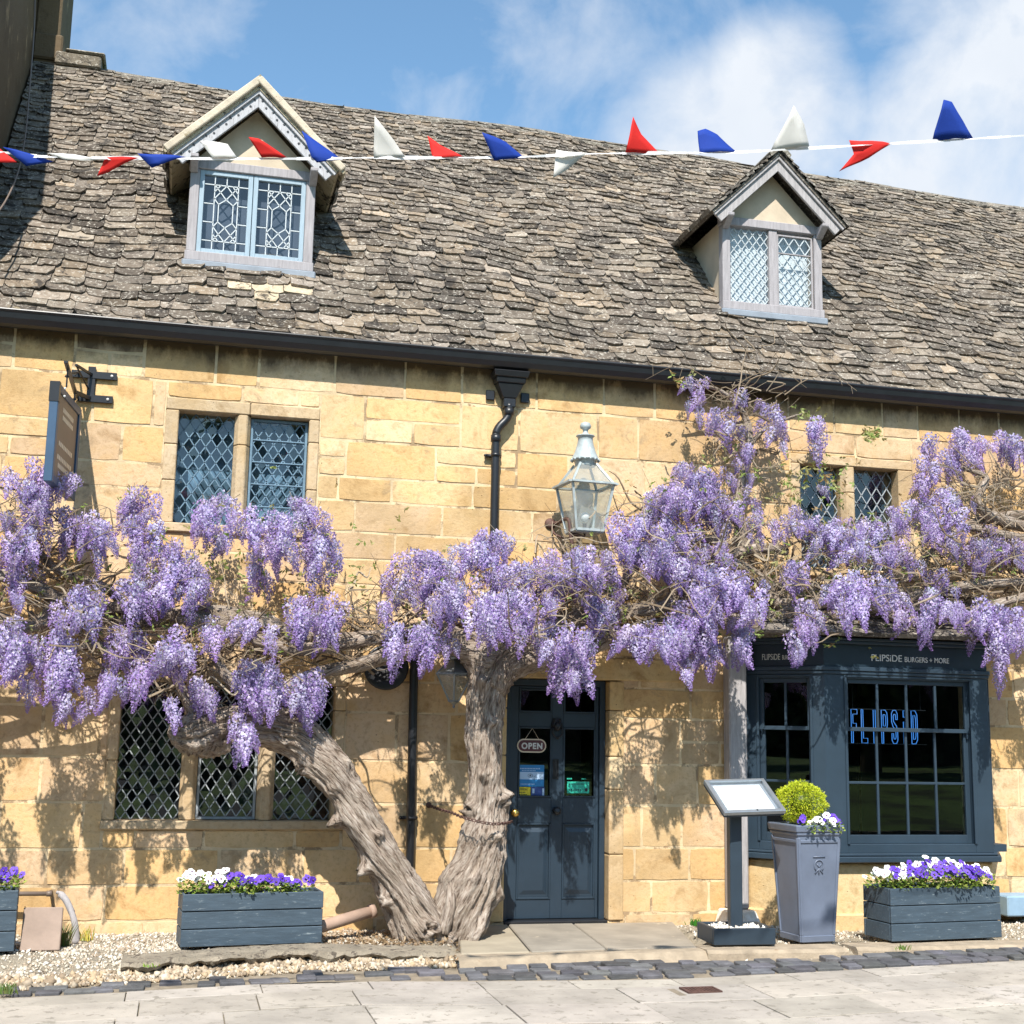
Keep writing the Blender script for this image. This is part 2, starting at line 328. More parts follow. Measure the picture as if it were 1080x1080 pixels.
sky.sun_elevation = math.asin(-SUN.z); sky.sun_rotation = math.atan2(-SUN.x, -SUN.y); sky.air_density = 1.0; sky.dust_density = .5; sky.ozone_density = 1.0
tc = N(wn, 'ShaderNodeTexCoord')
def cloud_blob(px, py, r, soft):
    d = ray(px, py); d = d/np.linalg.norm(d)
    dp = N(wn, 'ShaderNodeVectorMath', operation='DOT_PRODUCT'); dp.inputs[1].default_value = d.tolist(); wn.links.new(tc.outputs['Generated'], dp.inputs[0])
    mr = N(wn, 'ShaderNodeMapRange', interpolation_type='SMOOTHSTEP'); a0 = math.cos(math.atan(r*(1+soft)/F)); a1 = math.cos(math.atan(r*max(0, 1-soft)/F))
    mr.inputs[1].default_value = a0; mr.inputs[2].default_value = a1; wn.links.new(dp.outputs['Value'], mr.inputs[0]); return mr.outputs[0]
acc = None
for (px, py, r, s_, wgt) in [(1060, 150, 120, .6, 1.0), (980, 200, 80, .8, .8), (815, 110, 60, .8, .9), (760, 160, 70, .9, .75), (860, 130, 50, .9, .7), (1120, 60, 90, .8, .9), (1010, 20, 60, .9, .6), (690, 160, 40, 1, .45), (400, 60, 260, 1.0, .16), (120, 30, 200, 1.0, .14), (560, 20, 120, 1, .12)]:
    b_ = cloud_blob(px, py, r, s_); mm = N(wn, 'ShaderNodeMath', operation='MULTIPLY'); mm.inputs[1].default_value = wgt; wn.links.new(b_, mm.inputs[0])
    if acc is None: acc = mm.outputs[0]
    else:
        mx = N(wn, 'ShaderNodeMath', operation='MAXIMUM'); wn.links.new(acc, mx.inputs[0]); wn.links.new(mm.outputs[0], mx.inputs[1]); acc = mx.outputs[0]
cn = noise(wn, tc.outputs['Generated'], 9, 9, .58, .3)
cad = N(wn, 'ShaderNodeMath', operation='MULTIPLY_ADD'); cad.inputs[1].default_value = .50; wn.links.new(acc, cad.inputs[0]); wn.links.new(cn, cad.inputs[2])
cf = ramp(wn, cad.outputs[0], [(.56, 0.0), (.80, .50), (1.02, .95)])
wfac = cf
cc = mixc(wn, noise(wn, tc.outputs['Generated'], 14, 5, .5), (3.9, 4.2, 4.7), (5.0, 5.2, 5.4))
wmix = mixc(wn, wfac, mixc(wn, 1.0, sky.outputs[0], (.92, 1.12, 1.12), 'MULTIPLY'), cc); wn.links.new(wmix, bg.inputs[0]); bg.inputs[1].default_value = .12
S.view_settings.view_transform = 'Standard'; S.view_settings.look = 'None'; S.view_settings.gamma = 1; S.view_settings.exposure = .72
S.render.engine = 'CYCLES'; S.cycles.max_bounces = 8; S.cycles.transparent_max_bounces = 12

# ------------------------------------------------------------------ THE BUILDING
pub = empty('stone_pub', (3, 0, 0), 'golden stone village pub with stone slate roof, two dormers and a dark blue bay window', 'building')
XL, XR = -1.95, 12.0
# openings in the front wall (x0,x1,z0,z1)
UL = (X_(176, 420), X_(338, 429), 3.16, 4.30)
GW = (X_(108, 870), X_(360, 866), .76, 2.02)
UR = (X_(834, 488), X_(962, 497), 3.06, 4.22)
DR = (2.66, 3.76, 0.0, 2.10)
BY = (4.95, 7.35, 0.0, 2.42)
openings = [UL, GW, UR, DR, BY]
def rsub(r, o):
    x0, x1, z0, z1 = r; a, b, c, d = o
    if a >= x1 or b <= x0 or c >= z1 or d <= z0: return [r]
    out = []
    if x0 < a: out.append((x0, a, z0, z1))
    if b < x1: out.append((b, x1, z0, z1))
    X0, X1 = max(x0, a), min(x1, b)
    if z0 < c: out.append((X0, X1, z0, c))
    if d < z1: out.append((X0, X1, d, z1))
    return out
def rsubs(rs, ops):
    for o in ops: rs = [q for r in rs for q in rsub(r, o)]
    return rs
joints = [4.86, 4.44, 4.04, 3.72, 3.51, 3.24, 3.01, 2.79, 2.53, 2.25, 1.98, 1.72, 1.32, .97, .61, .33, .06, -.35]
wb = MB()
BCOL = [(.62, .46, .25), (.64, .49, .28), (.60, .42, .205), (.63, .49, .31), (.56, .42, .26), (.66, .51, .31), (.58, .40, .19), (.57, .43, .27), (.62, .44, .22), (.55, .40, .22)]
def block(mb, x0, x1, z0, z1, Y=0.0, col=None, g=.0045, ch=.007):
    small = x1-x0 < .05 or z1-z0 < .05
    if small: g = .001; ch = .002
    if col is None: k = random.uniform(.90, 1.08); c_ = random.choice(BCOL); col = (min(.75, c_[0]*k*1.045), c_[1]*k*.995, c_[2]*k*1.0)
    yo = Y+random.uniform(-.003, .003); yb = Y+.02; ns = 1 if small else max(2, int((x1-x0)/.12)); nv = 1 if small else 3; j = lambda: 0 if small else random.gauss(0, .0022)
    def ringp(o, jj):
        a, b, c, d = x0+o, x1-o, z0+o, z1-o; P = []
        P += [(a+(b-a)*i/ns, c) for i in range(ns)]+[(b, c+(d-c)*i/nv) for i in range(nv)]+[(b-(b-a)*i/ns, d) for i in range(ns)]+[(a, d-(d-c)*i/nv) for i in range(nv)]
        return [(p[0]+q[0], p[1]+q[1]) for p, q in zip(P, jj)]
    m_ = 2*(ns+nv); jj = [(j(), j()) for _ in range(m_)]
    if not small:   # worn corners
        for q, sx, sz in ((0, 1, 1), (ns, -1, 1), (ns+nv, -1, -1), (2*ns+nv, 1, -1)): w_ = random.uniform(.001, .008); jj[q] = (sx*w_, sz*w_)
    A = ringp(g, jj); B = ringp(g+ch, jj); v = [(p[0], yb, p[1]) for p in A]+[(p[0], yo, p[1]) for p in B]
    mb.add(v, [tuple(range(m_, 2*m_))]+[(i, (i+1) % m_, m_+(i+1) % m_, m_+i) for i in range(m_)], col)
for i in range(len(joints)-1):
    z1, z0 = joints[i], joints[i+1]; x = XL-random.uniform(0, .3)
    while x < XR:
        w = random.uniform(.38, .86); 
        if z1 < 3.6: w *= .95
        if i == 0: w = random.uniform(.3, .7)
        zz0, zz1 = z0, z1
        parts = [(max(x, XL), min(x+w, XR), zz0, zz1)]
        if random.random() < .12 and w > .55 and z1-z0 > .28: parts = [(max(x, XL), min(x+w, XR), (z0+z1)/2, z1), (max(x, XL), min(x+w*.5, XR), z0, (z0+z1)/2), (max(XL, x+w*.5), min(x+w, XR), z0, (z0+z1)/2)]
        for r in rsubs(parts, openings): block(wb, *r)
        x += w
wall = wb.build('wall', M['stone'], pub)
mo = MB()
for r in rsubs([(XL, XR, -.4, 4.87)], openings): mo.box(r[0], r[1], .0045, .36, r[2], r[3])
mo.box(XL, XL+.3, .36, 5.9, -.4, 5.0); mo.box(XR-.3, XR, .36, 5.9, -.4, 5.0); mo.box(XL+.3, XR-.3, 5.6, 5.9, -.4, 5.0)
mo.box(XL+.3, XR-.3, .36, 5.6, 2.55, 2.62)
mo.build('wall_core', M['mortar'], pub)

SURC = [(.55, .42, .27), (.58, .45, .30), (.50, .39, .26)]
def sblock(mb, x0, x1, z0, z1, y0=-.004, y1=.2):
    c = random.choice(SURC); k = random.uniform(.92, 1.05); mb.box(x0, x1, y0, y1, z0, z1, tuple(q*k for q in c))
# mullioned window surround: outer opening o, lights = list of (x0,x1) at the wall face, z0,z1 of glass
def clip_poly(poly, x0, x1, z0, z1):
    def cl(P, f, inter):
        out = []
        for i in range(len(P)):
            a, b = P[i-1], P[i]
            if f(b):
                if not f(a): out.append(inter(a, b))
                out.append(b)
            elif f(a): out.append(inter(a, b))
        return out
    def ix(X): return lambda a, b: (X, a[1]+(b[1]-a[1])*(X-a[0])/(b[0]-a[0]))
    def iz(Z): return lambda a, b: (a[0]+(b[0]-a[0])*(Z-a[1])/(b[1]-a[1]), Z)
    for f, g in ((lambda p: p[0] >= x0, ix(x0)), (lambda p: p[0] <= x1, ix(x1)), (lambda p: p[1] >= z0, iz(z0)), (lambda p: p[1] <= z1, iz(z1))):
        if not poly: return []
        poly = cl(poly, f, g)
    return poly
def lattice(glass, lead, x0, x1, z0, z1, Y, dw, dh, lw=.009, tilt=.012, fill=True):
    nx = max(1, round((x1-x0)/dw)); dw = (x1-x0)/nx; nz = max(1, round((z1-z0)/dh)); dh = (z1-z0)/nz
    for i in range(-1, 2*nx+2):
        for k in range(-1, 2*nz+2):
            if (i+k) % 2: continue
            cx, cz = x0+i*dw/2, z0+k*dh/2
            P = clip_poly([(cx-dw/2, cz), (cx, cz-dh/2), (cx+dw/2, cz), (cx, cz+dh/2)], x0, x1, z0, z1)
            Q = []
            for p in P:
                if not Q or (abs(p[0]-Q[-1][0])+abs(p[1]-Q[-1][1]) > 1e-5): Q.append(p)
            if len(Q) >= 3 and fill:
                a, b = random.gauss(0, tilt), random.gauss(0, tilt); mx = sum(p[0] for p in Q)/len(Q); mz = sum(p[1] for p in Q)/len(Q)
                glass.add([(p[0], Y+a*(p[0]-mx)+b*(p[1]-mz), p[1]) for p in Q], [tuple(range(len(Q)))])
            # cames: the two lower-right/upper-right edges of every diamond
            for (a1, b1) in (((cx, cz-dh/2), (cx+dw/2, cz)), ((cx, cz-dh/2), (cx-dw/2, cz))):
                e = (1e-6)
                if min(a1[0], b1[0]) >= x0-e and max(a1[0], b1[0]) <= x1+e and min(a1[1], b1[1]) >= z0-e and max(a1[1], b1[1]) <= z1+e:
                    lead.bar((a1[0], Y-.002, a1[1]), (b1[0], Y-.002, b1[1]), lw, .008)
    return
def ring(mb, x0, x1, z0, z1, y0, y1, w, wb_=None):
    wb_ = wb_ or w
    mb.box(x0, x0+w, y0, y1, z0, z1); mb.box(x1-w, x1, y0, y1, z0, z1); mb.box(x0+w, x1-w, y0, y1, z1-w, z1); mb.box(x0+w, x1-w, y0, y1, z0, z0+wb_)
def mull_window(o, lights, gz, room, cames, dw, dh, casement=(), gy=.13, tilt=.012, bars=()):
    win = MB(); x0, x1, z0, z1 = o; g0, g1 = gz
    L0, L1 = lights[0][0], lights[-1][1]
    zc = z0+(g0-z0)*.35
    # head in two stones, jambs stacked, sill, mullions with chamfered faces
    mid = (x0+x1)/2+.05
    for a, b in ((x0, mid), (mid+.004, x1)): sblock(win, a, b, g1, z1, -.006, .34)
    sblock(win, x0-.02, x1+.02, z0, g0, -.03, .34)
    for (a, b) in ((x0, L0), (L1, x1)):
        zz = g0+.002
        while zz < g1-.01:
            h = random.uniform(.3, .5)
            if g1-zz-h < .2: h = g1-zz
            sblock(win, a, b, zz, min(zz+h-.003, g1-.002), -.006, .34); zz += h
    for i in range(len(lights)-1):
        a, b = lights[i][1], lights[i+1][0]; c = random.choice(SURC); m_ = (b-a)*.24
        zz = g0+.002; hh = (g1-g0)*random.uniform(.7, .8)
        for q0, q1 in ((g0+.002, g0+hh), (g0+hh+.003, g1-.002)):
            win.prism([(a+m_, -.002), (b-m_, -.002), (b, .06), (b, .2), (a, .2), (a, .06)], 'z', q0, q1, c)
    w_ = win.build('window', M['surround'], pub, bevel=.008)
    for li, (a, b) in enumerate(lights):
        gl, ld = MB(), MB(); yy = gy-.03 if li in casement else gy
        if li in casement:
            fr = MB(); ring(fr, a+.004, b-.004, g0+.004, g1-.01, yy-.02, yy+.02, .022)
            for k in bars: fr.box(a+.026, b-.026, yy-.016, yy-.008, g0+(g1-g0)*k-.006, g0+(g1-g0)*k+.006)
            fr.build('casement_frame', cames, w_, bevel=.003)
            lattice(gl, ld, a+.027, b-.027, g0+.027, g1-.033, yy, dw, dh, tilt=tilt)
        else: lattice(gl, ld, a, b, g0, g1, yy, dw, dh, tilt=tilt)
        gl.build('glass', M['glass'], w_); ld.build('lead_cames', cames, w_)
    bk = MB(); bk.box(L0-.05, L1+.05, .345, .36, g0-.05, g1+.05); bk.build('backing_panel', room, w_)  # backing panel; room darkness and sky reflection are put into its colour
    return w_
mull_window(UL, [(X_(185, 500), X_(245, 500)), (X_(262, 500), X_(324, 500))], (3.235, 4.195), M['skyback'], M['cameb'], .088, .13, casement=(1,), bars=(.2, .4, .6, .8), tilt=.03)
mull_window(GW, [(X_(124, 800), X_(191.5, 800)), (X_(209, 800), X_(273, 800)), (X_(291, 800), X_(351, 800))], (.83, 1.93), M['darkroom'], M['came'], .088, .125, casement=(1,), tilt=.02)
mull_window(UR, [(X_(844, 500), X_(889, 500)), (X_(904, 500), X_(947, 500))], (3.14, 4.13), M['greyroom'], M['came'], .11, .16, casement=(), tilt=.02)

# ---- door surround stones
ds = MB()
zz = 0.005
while zz < 2.03:
    h = random.choice([.28, .4, .55])
    if 2.04-zz-h < .15: h = 2.04-zz
    ds.box(3.665, 3.80, -.012, .30, zz, zz+h-.004, random.choice(BCOL)); ds.box(2.58, 2.74, -.012, .30, zz, zz+h-.004, random.choice(BCOL)); zz += h
ds.box(2.60, 4.35, -.02, .30, 2.045, 2.24, (.57, .42, .22))
ds.build('door_surround', M['surround'], pub, bevel=.012, seg=2)

# ---- the door
DY = .14
def dx(px): return X_(px, 850, DY)
def dz(py): return Z_(586, py, DY)
door = MB(); xl, xr = 2.745, 3.66
door.box(xl, xl+.05, DY-.05, DY+.03, 0.0, 2.04); door.box(xr-.05, xr, DY-.05, DY+.03, 0, 2.04); door.box(xl+.05, xr-.05, DY-.05, DY+.03, 1.985, 2.04)
door_o = door.build('door', M['doorblue'], pub, bevel=.004)
leafm = MB(); lx0, lx1 = xl+.053, xr-.053; st = .095; zt = 1.98
cx0, cx1 = dx(580.5), dx(592.5)
zA, zB, zC, zD = dz(752), dz(767), dz(841), dz(868)   # top lights bottom, mid lights top, mid lights bottom, panels top
zp = dz(948)
p0, p1 = dx(545), dx(627)
ys, ye = DY-.02, DY+.025
for a, b in ((lx0, p0), (cx0, cx1), (p1, lx1)): leafm.box(a, b, ys, ye, .012, zt)
for a, b in ((p0, cx0), (cx1, p1)):
    for q0, q1 in ((.012, zp), (zD, zC), (zB, zA), (dz(727), zt)): leafm.box(a, b, ys+.001, ye-.001, q0, q1)
    leafm.box(a, b, ys+.014, ye-.01, zp, zD)
    # raised and fielded panel
    A = (a+.03, b-.03, zp+.04, zD-.04)
    v = [(A[0], ys+.0135, A[2]), (A[1], ys+.0135, A[2]), (A[1], ys+.0135, A[3]), (A[0], ys+.0135, A[3])]
    i_ = .035; v += [(A[0]+i_, ys+.002, A[2]+i_), (A[1]-i_, ys+.002, A[2]+i_), (A[1]-i_, ys+.002, A[3]-i_), (A[0]+i_, ys+.002, A[3]-i_)]
    leafm.add(v, [(4, 5, 6, 7), (0, 1, 5, 4), (1, 2, 6, 5), (2, 3, 7, 6), (3, 0, 4, 7)])
    for q0, q1 in ((zp, zD), (zC, zB), (zA, dz(727))): ring(leafm, a, b, q0, q1, ys-.007, ys+.012, .016)
leafm.build('door_leaf', M['doorblue'], door_o, bevel=.003)
for a, b in ((p0, cx0), (cx1, p1)):
    for q0, q1 in ((zC, zB), (zA, dz(727))):
        g = MB(); g.add([(a, DY+.006, q0), (b, DY+.006, q0), (b, DY+.006, q1), (a, DY+.006, q1)], [(0, 1, 2, 3)]); g.build('glass', M['glassbay'], door_o)
bk = MB(); bk.box(lx0, lx1, DY+.5, DY+.52, 0, 2.04); bk.build('hall_backing', M['darkroom'], door_o)  # dark sheet painted to stand for the unlit hall
kn = MB(); kc = at(587, 770, ys)
kn.lathe([(.0, 0), (.05, .0), (.052, .012), (.03, .025), (.0, .03)], n=16, T=Matrix.Translation(tuple(kc+[0, 0, .045]))@Matrix.Rotation(PI/2, 4, 'X'))
kn.box(kc[0]-.035, kc[0]+.035, ys-.018, ys, kc[2]+.07, kc[2]+.10)
kn.sphere((kc[0], ys-.028, kc[2]+.03), .034, 12, sq=(1, .8, 1.2)); kn.sphere((kc[0], ys-.05, kc[2]+.015), .014, 8)
t_ = [(kc[0]+.045*math.sin(a), ys-.035, kc[2]-.03-.05*math.cos(a)+.02) for a in np.linspace(-2.2, 2.2, 12)]
kn.tube(t_, .009, 6); kn.sphere((kc[0], ys-.038, kc[2]-.065), .016, 8); kn.build('door_knocker', M['black'], door_o, smooth=True)
lb = MB(); lc = at(586, 811, ys); ring(lb, lc[0]-.026, lc[0]+.026, lc[2]-.085, lc[2]+.085, ys-.008, ys-.001, .010); lb.box(lc[0]-.015, lc[0]+.015, ys-.004, ys-.001, lc[2]-.07, lc[2]+.07)
lb.build('letterbox', M['black'], door_o, bevel=.002)
for (px, py, m_, lab) in ((542, 857, 'brass', 'round brass door knob'), (586, 855, 'black', 'round black door knob')):
    c = at(px, py, ys); k = MB(); k.lathe([(.0, 0), (.03, 0), (.031, .006), (.012, .012), (.012, .03), (.028, .036), (.036, .05), (.032, .064), (.015, .072), (0, .073)], n=20, T=Matrix.Translation(tuple(c))@Matrix.Rotation(PI/2, 4, 'X'))
    tag(k.build('door_knob', M[m_], door_o, smooth=True), lab)
yg = DY-.002
def stick(name, x0, x1, y0, y1, m_, lab):
    s_ = MB(); a, b = at(x0, y1, yg), at(x1, y0, yg); s_.box(a[0], b[0], yg, yg+.0015, a[2], b[2]); o = s_.build(name, M[m_], door_o); tag(o, lab); return o, a, b
o_, a, b = stick('sticker', 544.3, 574, 807, 829.5, 'stick_blue', 'blue poster with a pale middle band')
s_ = MB(); s_.box(a[0]+.004, b[0]-.004, yg-.002, yg-.0005, a[2]+.062, a[2]+.125); s_.build('sticker_band', M['stick_pale'], door_o)
inkm = MB()
for k in range(14): inkm.box(a[0]+.02+.014*k, a[0]+.02+.014*k+.009, yg-.0018, yg-.0008, b[2]-.036, b[2]-.026)
for k in range(9): inkm.box(a[0]+.05+.014*k, a[0]+.05+.014*k+.009, yg-.0018, yg-.0008, b[2]-.052, b[2]-.045)
for k in range(10): inkm.box(a[0]+.04+.013*k, a[0]+.04+.013*k+.008, yg-.0018, yg-.0008, a[2]+.018, a[2]+.025)
inkm.build('sticker_print', M['stick_pale'], door_o)
e_ = MB(); cxs = (a[0]+b[0])/2
e_.tube([(cxs+.022*math.cos(t), yg-.003, a[2]+.094+.014*math.sin(t)) for t in np.linspace(0, 2*PI, 16)], .0016, 4); e_.sphere((cxs, yg-.003, a[2]+.094), .007, 8, sq=(1, .2, 1)); e_.tube([(cxs+.03, yg-.003, a[2]+.09), (cxs+.04, yg-.003, a[2]+.08), (cxs+.045, yg-.003, a[2]+.095)], .0016, 4)
e_.build('sticker_emblem', M['ink'], door_o)
o_, a, b = stick('sticker', 541.5, 559.5, 830.2, 840.5, 'stick_yellow', 'small yellow sticker with dark writing')
text_mesh('CAUTION', 'sticker_text', M['ink'], door_o, (a[0]+.012, yg-.003, b[2]-.028), .02, width=.11, depth=.001)
inkm = MB()
for k in range(5): inkm.box(a[0]+.04+.014*k, a[0]+.04+.014*k+.009, yg-.0018, yg-.0008, b[2]-.048, b[2]-.04)
for k in range(7): inkm.box(a[0]+.025+.014*k, a[0]+.025+.014*k+.009, yg-.0018, yg-.0008, b[2]-.068, b[2]-.06)
inkm.build('sticker_print', M['ink'], door_o)
o_, a, b = stick('sticker', 560, 574.3, 830.2, 840.5, 'stick_navy', 'small navy sticker with a pale edge')
s_ = MB(); s_.box(b[0]-.02, b[0]-.004, yg-.002, yg-.0005, a[2]+.01, b[2]-.01); s_.box(a[0]+.01, a[0]+.03, yg-.002, yg-.0005, a[2]+.03, b[2]-.012); s_.build('sticker_band', M['stick_pale'], door_o)
o_, a, b = stick('sticker', 598, 621.5, 824.5, 836.5, 'stick_green', 'green hygiene rating sticker')
inkm = MB()
for k in range(6): inkm.lathe([(.0, 0), (.006, 0), (.006, .002), (0, .002)], n=10, T=Matrix.Translation((a[0]+.022+.02*k, yg-.0005, a[2]+.028))@Matrix.Rotation(PI/2, 4, 'X'))
inkm.lathe([(.0, 0), (.014, 0), (.014, .002), (0, .002)], n=14, T=Matrix.Translation((b[0]-.028, yg-.0005, a[2]+.03))@Matrix.Rotation(PI/2, 4, 'X'))
for k in range(11): inkm.box(a[0]+.02+.013*k, a[0]+.02+.013*k+.008, yg-.0018, yg-.0008, b[2]-.024, b[2]-.017)
inkm.build('sticker_print', M['ink'], door_o)
s_ = MB(); q = at(598, 822, yg)
for k in range(4): s_.box(q[0]+.012*k, q[0]+.012*k+.008, yg, yg+.001, q[2], q[2]+.012)
for k in range(4): s_.box(q[0]+.13+.012*k, q[0]+.13+.012*k+.008, yg, yg+.001, q[2], q[2]+.01)
s_.build('sticker_print', M['stick_green'], door_o)

# open sign (hangs on the glass of the door)
oc = at(560.5, 786.5, DY-.02)
osn = empty('open_sign', (oc[0], DY-.018, oc[2]), 'small maroon sign with a cream rim reading OPEN, hung on the door glass', 'sign')
def stadium(w, h, n=10):
    r = h/2; return [(w/2-r+r*math.cos(t), r*math.sin(t)) for t in np.linspace(-PI/2, PI/2, n)]+[(-w/2+r+r*math.cos(t), r*math.sin(t)) for t in np.linspace(PI/2, 3*PI/2, n)]
b1 = MB(); b1.prism([(oc[0]+x, oc[2]+z) for x, z in stadium(.262, .118)], 'y', DY-.030, DY-.022); b1.build('board', M['cream'], osn)
b1 = MB(); b1.prism([(oc[0]+x, oc[2]+z) for x, z in stadium(.240, .096)], 'y', DY-.033, DY-.0305); b1.build('face', M['maroon'], osn)
text_mesh('OPEN', 'letters', M['white'], osn, (oc[0]-.093, DY-.036, oc[2]-.026), .052, width=.187, depth=.003, bold=.035, spacing=1.15)
st_ = MB(); tp = (oc[0]+.005, DY-.023, oc[2]+.15)
st_.tube([(oc[0]-.06, DY-.026, oc[2]+.055), tp, (oc[0]+.065, DY-.026, oc[2]+.055)], .0025, 4); st_.build('string', M['cream'], osn)

# ------------------------------------------------------------------ roof
RX = [-2.2, -1.7, 1.2, 3.44, 5.3, 7.56, 8.8, 10.2, 12.2]; RY = [3.15, 3.15, 3.05, 3.10, 3.01, 2.93, 2.86, 2.80, 2.75]
TN = math.tan(math.radians(50)); E_Y, E_Z = -.15, 4.79
def ridgeY(x): return float(np.interp(x, RX, RY))
def roofp(x, t, h=0):
    """t = 0 eave .. 1 ridge; h offset along the normal; the old roof undulates"""
    Y = E_Y+(ridgeY(x)-E_Y)*t
    w = .035*math.sin(x*1.1+.5)*math.sin(t*3.0+.3)+.02*math.sin(x*2.7+t*5)+.012*math.sin(x*6.1+1+t*9)
    w *= min(1, t*4+.25)*(1-.75*max(0, t-.6)/.4)
    sp = .10*max(0, 1-t*7)    # sprocketed eave kicks out flatter
    n = (0, -math.sin(math.radians(50)), math.cos(math.radians(50)))
    h2 = h+w
    return (x, Y+n[1]*h2, E_Z+(Y-E_Y)*TN+n[2]*h2+sp*.3)
rb = MB(); nx, nt_ = 60, 12
gridv = [roofp(XL+(XR+.15-XL)*i/nx, k/nt_, -.05) for i in range(nx+1) for k in range(nt_+1)]
rb.add(gridv, [(i*(nt_+1)+k, (i+1)*(nt_+1)+k, (i+1)*(nt_+1)+k+1, i*(nt_+1)+k+1) for i in range(nx) for k in range(nt_)], (.05, .045, .04))
gb = []
for i in range(nx+1):
    x = XL+(XR+.15-XL)*i/nx; p = roofp(x, 1, -.05); gb += [p, (x, 6.2, 4.8)]
rb.add(gb, [(2*i, 2*i+1, 2*i+3, 2*i+2) for i in range(nx)], (.16, .14, .12))
for x in (XL, XR+.1): rb.add([(x, 0, 4.7), (x, 5.9, 4.7), roofp(x, 1, -.06)], [(0, 1, 2)], (.3, .22, .12))
exps = []; e = .150; tot = 0; Ltot = (3.05-E_Y)/math.cos(math.radians(50))
while tot < Ltot-.02: exps.append(e); tot += e; e = max(.082, e*.984)
ts = [0]; 
for e in exps: ts.append(ts[-1]+e)
ts = [t/ts[-1]*.995 for t in ts]
SC = [(.165, .143, .122), (.195, .170, .145), (.132, .115, .098), (.18, .152, .122), (.22, .195, .165), (.09, .078, .068), (.17, .152, .135), (.215, .178, .138)]
for k in range(len(ts)-1):
    x = XL+.02-random.uniform(0, .2); f = k/len(ts)
    while x < XR+.1:
        w = random.uniform(.14, .33)*(1.04-.40*f); x0, x1 = x+.003, x+w-.003; x += w
        if x0 < XL: x0 = XL+.01
        if x1-x0 < .05: continue
        t0 = ts[k]-random.gauss(0, .0022); t1 = min(1.0, ts[k+1]+.035); 
        if k == 0: t0 = ts[0]+random.uniform(.006, .012)
        th = random.uniform(.011, .023)*(1.1-.3*f); lift = random.uniform(.0, .007); tl = random.gauss(0, .0035)
        c = random.choice(SC); kk = random.uniform(.66, 1.2)
        if random.random() < .07: kk *= 1.45
        if random.random() < .10: kk *= .5
        if x0 > -.1 and x0 < 1.0 and .10 < ts[k] < .165 and random.random() < .5: c = (.50, .43, .32); kk = random.uniform(.8, 1.1)
        c = (c[0]*kk*1.06, c[1]*kk, c[2]*kk*.93)
        dt = (ts[k+1]-ts[k]); cr0 = random.choice([0, .1, .25, .45])*dt; cr1 = random.choice([0, .1, .25, .45])*dt
        xm = x0+(x1-x0)*random.uniform(.3, .7); wob = lambda a=.05: random.gauss(0, a)*dt
        low = [(x0, t0+cr0), (x0+(x1-x0)*random.uniform(.08, .2), t0+wob()), (xm, t0+wob(.07)), (x1-(x1-x0)*random.uniform(.08, .2), t0+wob()), (x1, t0+cr1)]
        n = len(low)
        top = [roofp(a, b, .030+th+lift+tl*(i-2)) for i, (a, b) in enumerate(low)]; bot = [roofp(a, b+.001, .012+lift+tl*(i-2)) for i, (a, b) in enumerate(low)]
        up = [roofp(x0, t1, .014), roofp(x1, t1, .014)]
        rb.add(top+bot+up, [tuple(range(n))+(2*n+1, 2*n)]+[(i+n, i+1+n, i+1, i) for i in range(n-1)]+[(n, 0, 2*n), (n-1, 2*n-1, 2*n+1)], c)
# ridge stones
x = XL
while x < XR+.1:
    w = random.uniform(.3, .5); a, b = roofp(x, 1, 0), roofp(min(x+w-.006, XR+.12), 1, 0); c = tuple(q*kr for kr in [random.uniform(.8, 1.2)] for q in (.19, .17, .14)); hh = random.uniform(.05, .065)
    v = []
    for p in (a, b): v += [(p[0], p[1]-.13, p[2]-.135), (p[0], p[1]-.13, p[2]-.08), (p[0], p[1]+.02, p[2]+hh-.02), (p[0], p[1]+.17, p[2]-.08), (p[0], p[1]+.17, p[2]-.135)]
    rb.add(v, [(0, 1, 6, 5), (1, 2, 7, 6), (2, 3, 8, 7), (3, 4, 9, 8), (0, 4, 3, 2, 1), (5, 6, 7, 8, 9)], c); x += w
roof = rb.build('roof', M['slate'], pub)
# stone coping lump at the left end of the ridge
cp = MB(); p = roofp(-1.5, 1, 0); cp.box(-1.72, -1.24, p[1]-.14, p[1]+.2, p[2]-.05, p[2]+.10, (.20, .17, .13)); cp.box(-1.62, -1.20, p[1]-.16, p[1]+.22, p[2]+.10, p[2]+.135, (.24, .21, .16))
cp.build('ridge_coping', M['slate'], roof, bevel=.02)

# ---- gutter, hopper, downpipe
gp = MB()
prof = [(-.10, 4.915), (-.245, 4.915), (-.25, 4.90), (-.235, 4.885), (-.225, 4.84), (-.19, 4.80), (-.15, 4.785), (-.11, 4.785), (-.10, 4.80)]
gp.prism([(y+.015, z-.035) for y, z in prof], 'x', XL+.02, XR+.1)
gp.build('gutter', M['black'], pub, bevel=.004)
hp = MB(); hc = at(538, 400, -.10); hx = hc[0]
def frus(mb, cx, cy, z0, w0, d0, z1, w1, d1, yb=None):
    # tapering box with flat back at y=yb
    v = [];
    for z, w, d in ((z0, w0, d0), (z1, w1, d1)):
        y1 = yb; y0 = yb-d; v += [(cx-w/2, y0, z), (cx+w/2, y0, z), (cx+w/2, y1, z), (cx-w/2, y1, z)]
    mb.add(v, [(3, 2, 1, 0), (4, 5, 6, 7), (0, 1, 5, 4), (1, 2, 6, 5), (2, 3, 7, 6), (3, 0, 4, 7)])
frus(hp, hx, 0, 4.68, .30, .16, 4.735, .33, .18, -.012); frus(hp, hx, 0, 4.63, .26, .14, 4.679, .27, .15, -.012); frus(hp, hx, 0, 4.50, .12, .10, 4.629, .24, .13, -.012); frus(hp, hx, 0, 4.42, .11, .10, 4.499, .11, .10, -.012)
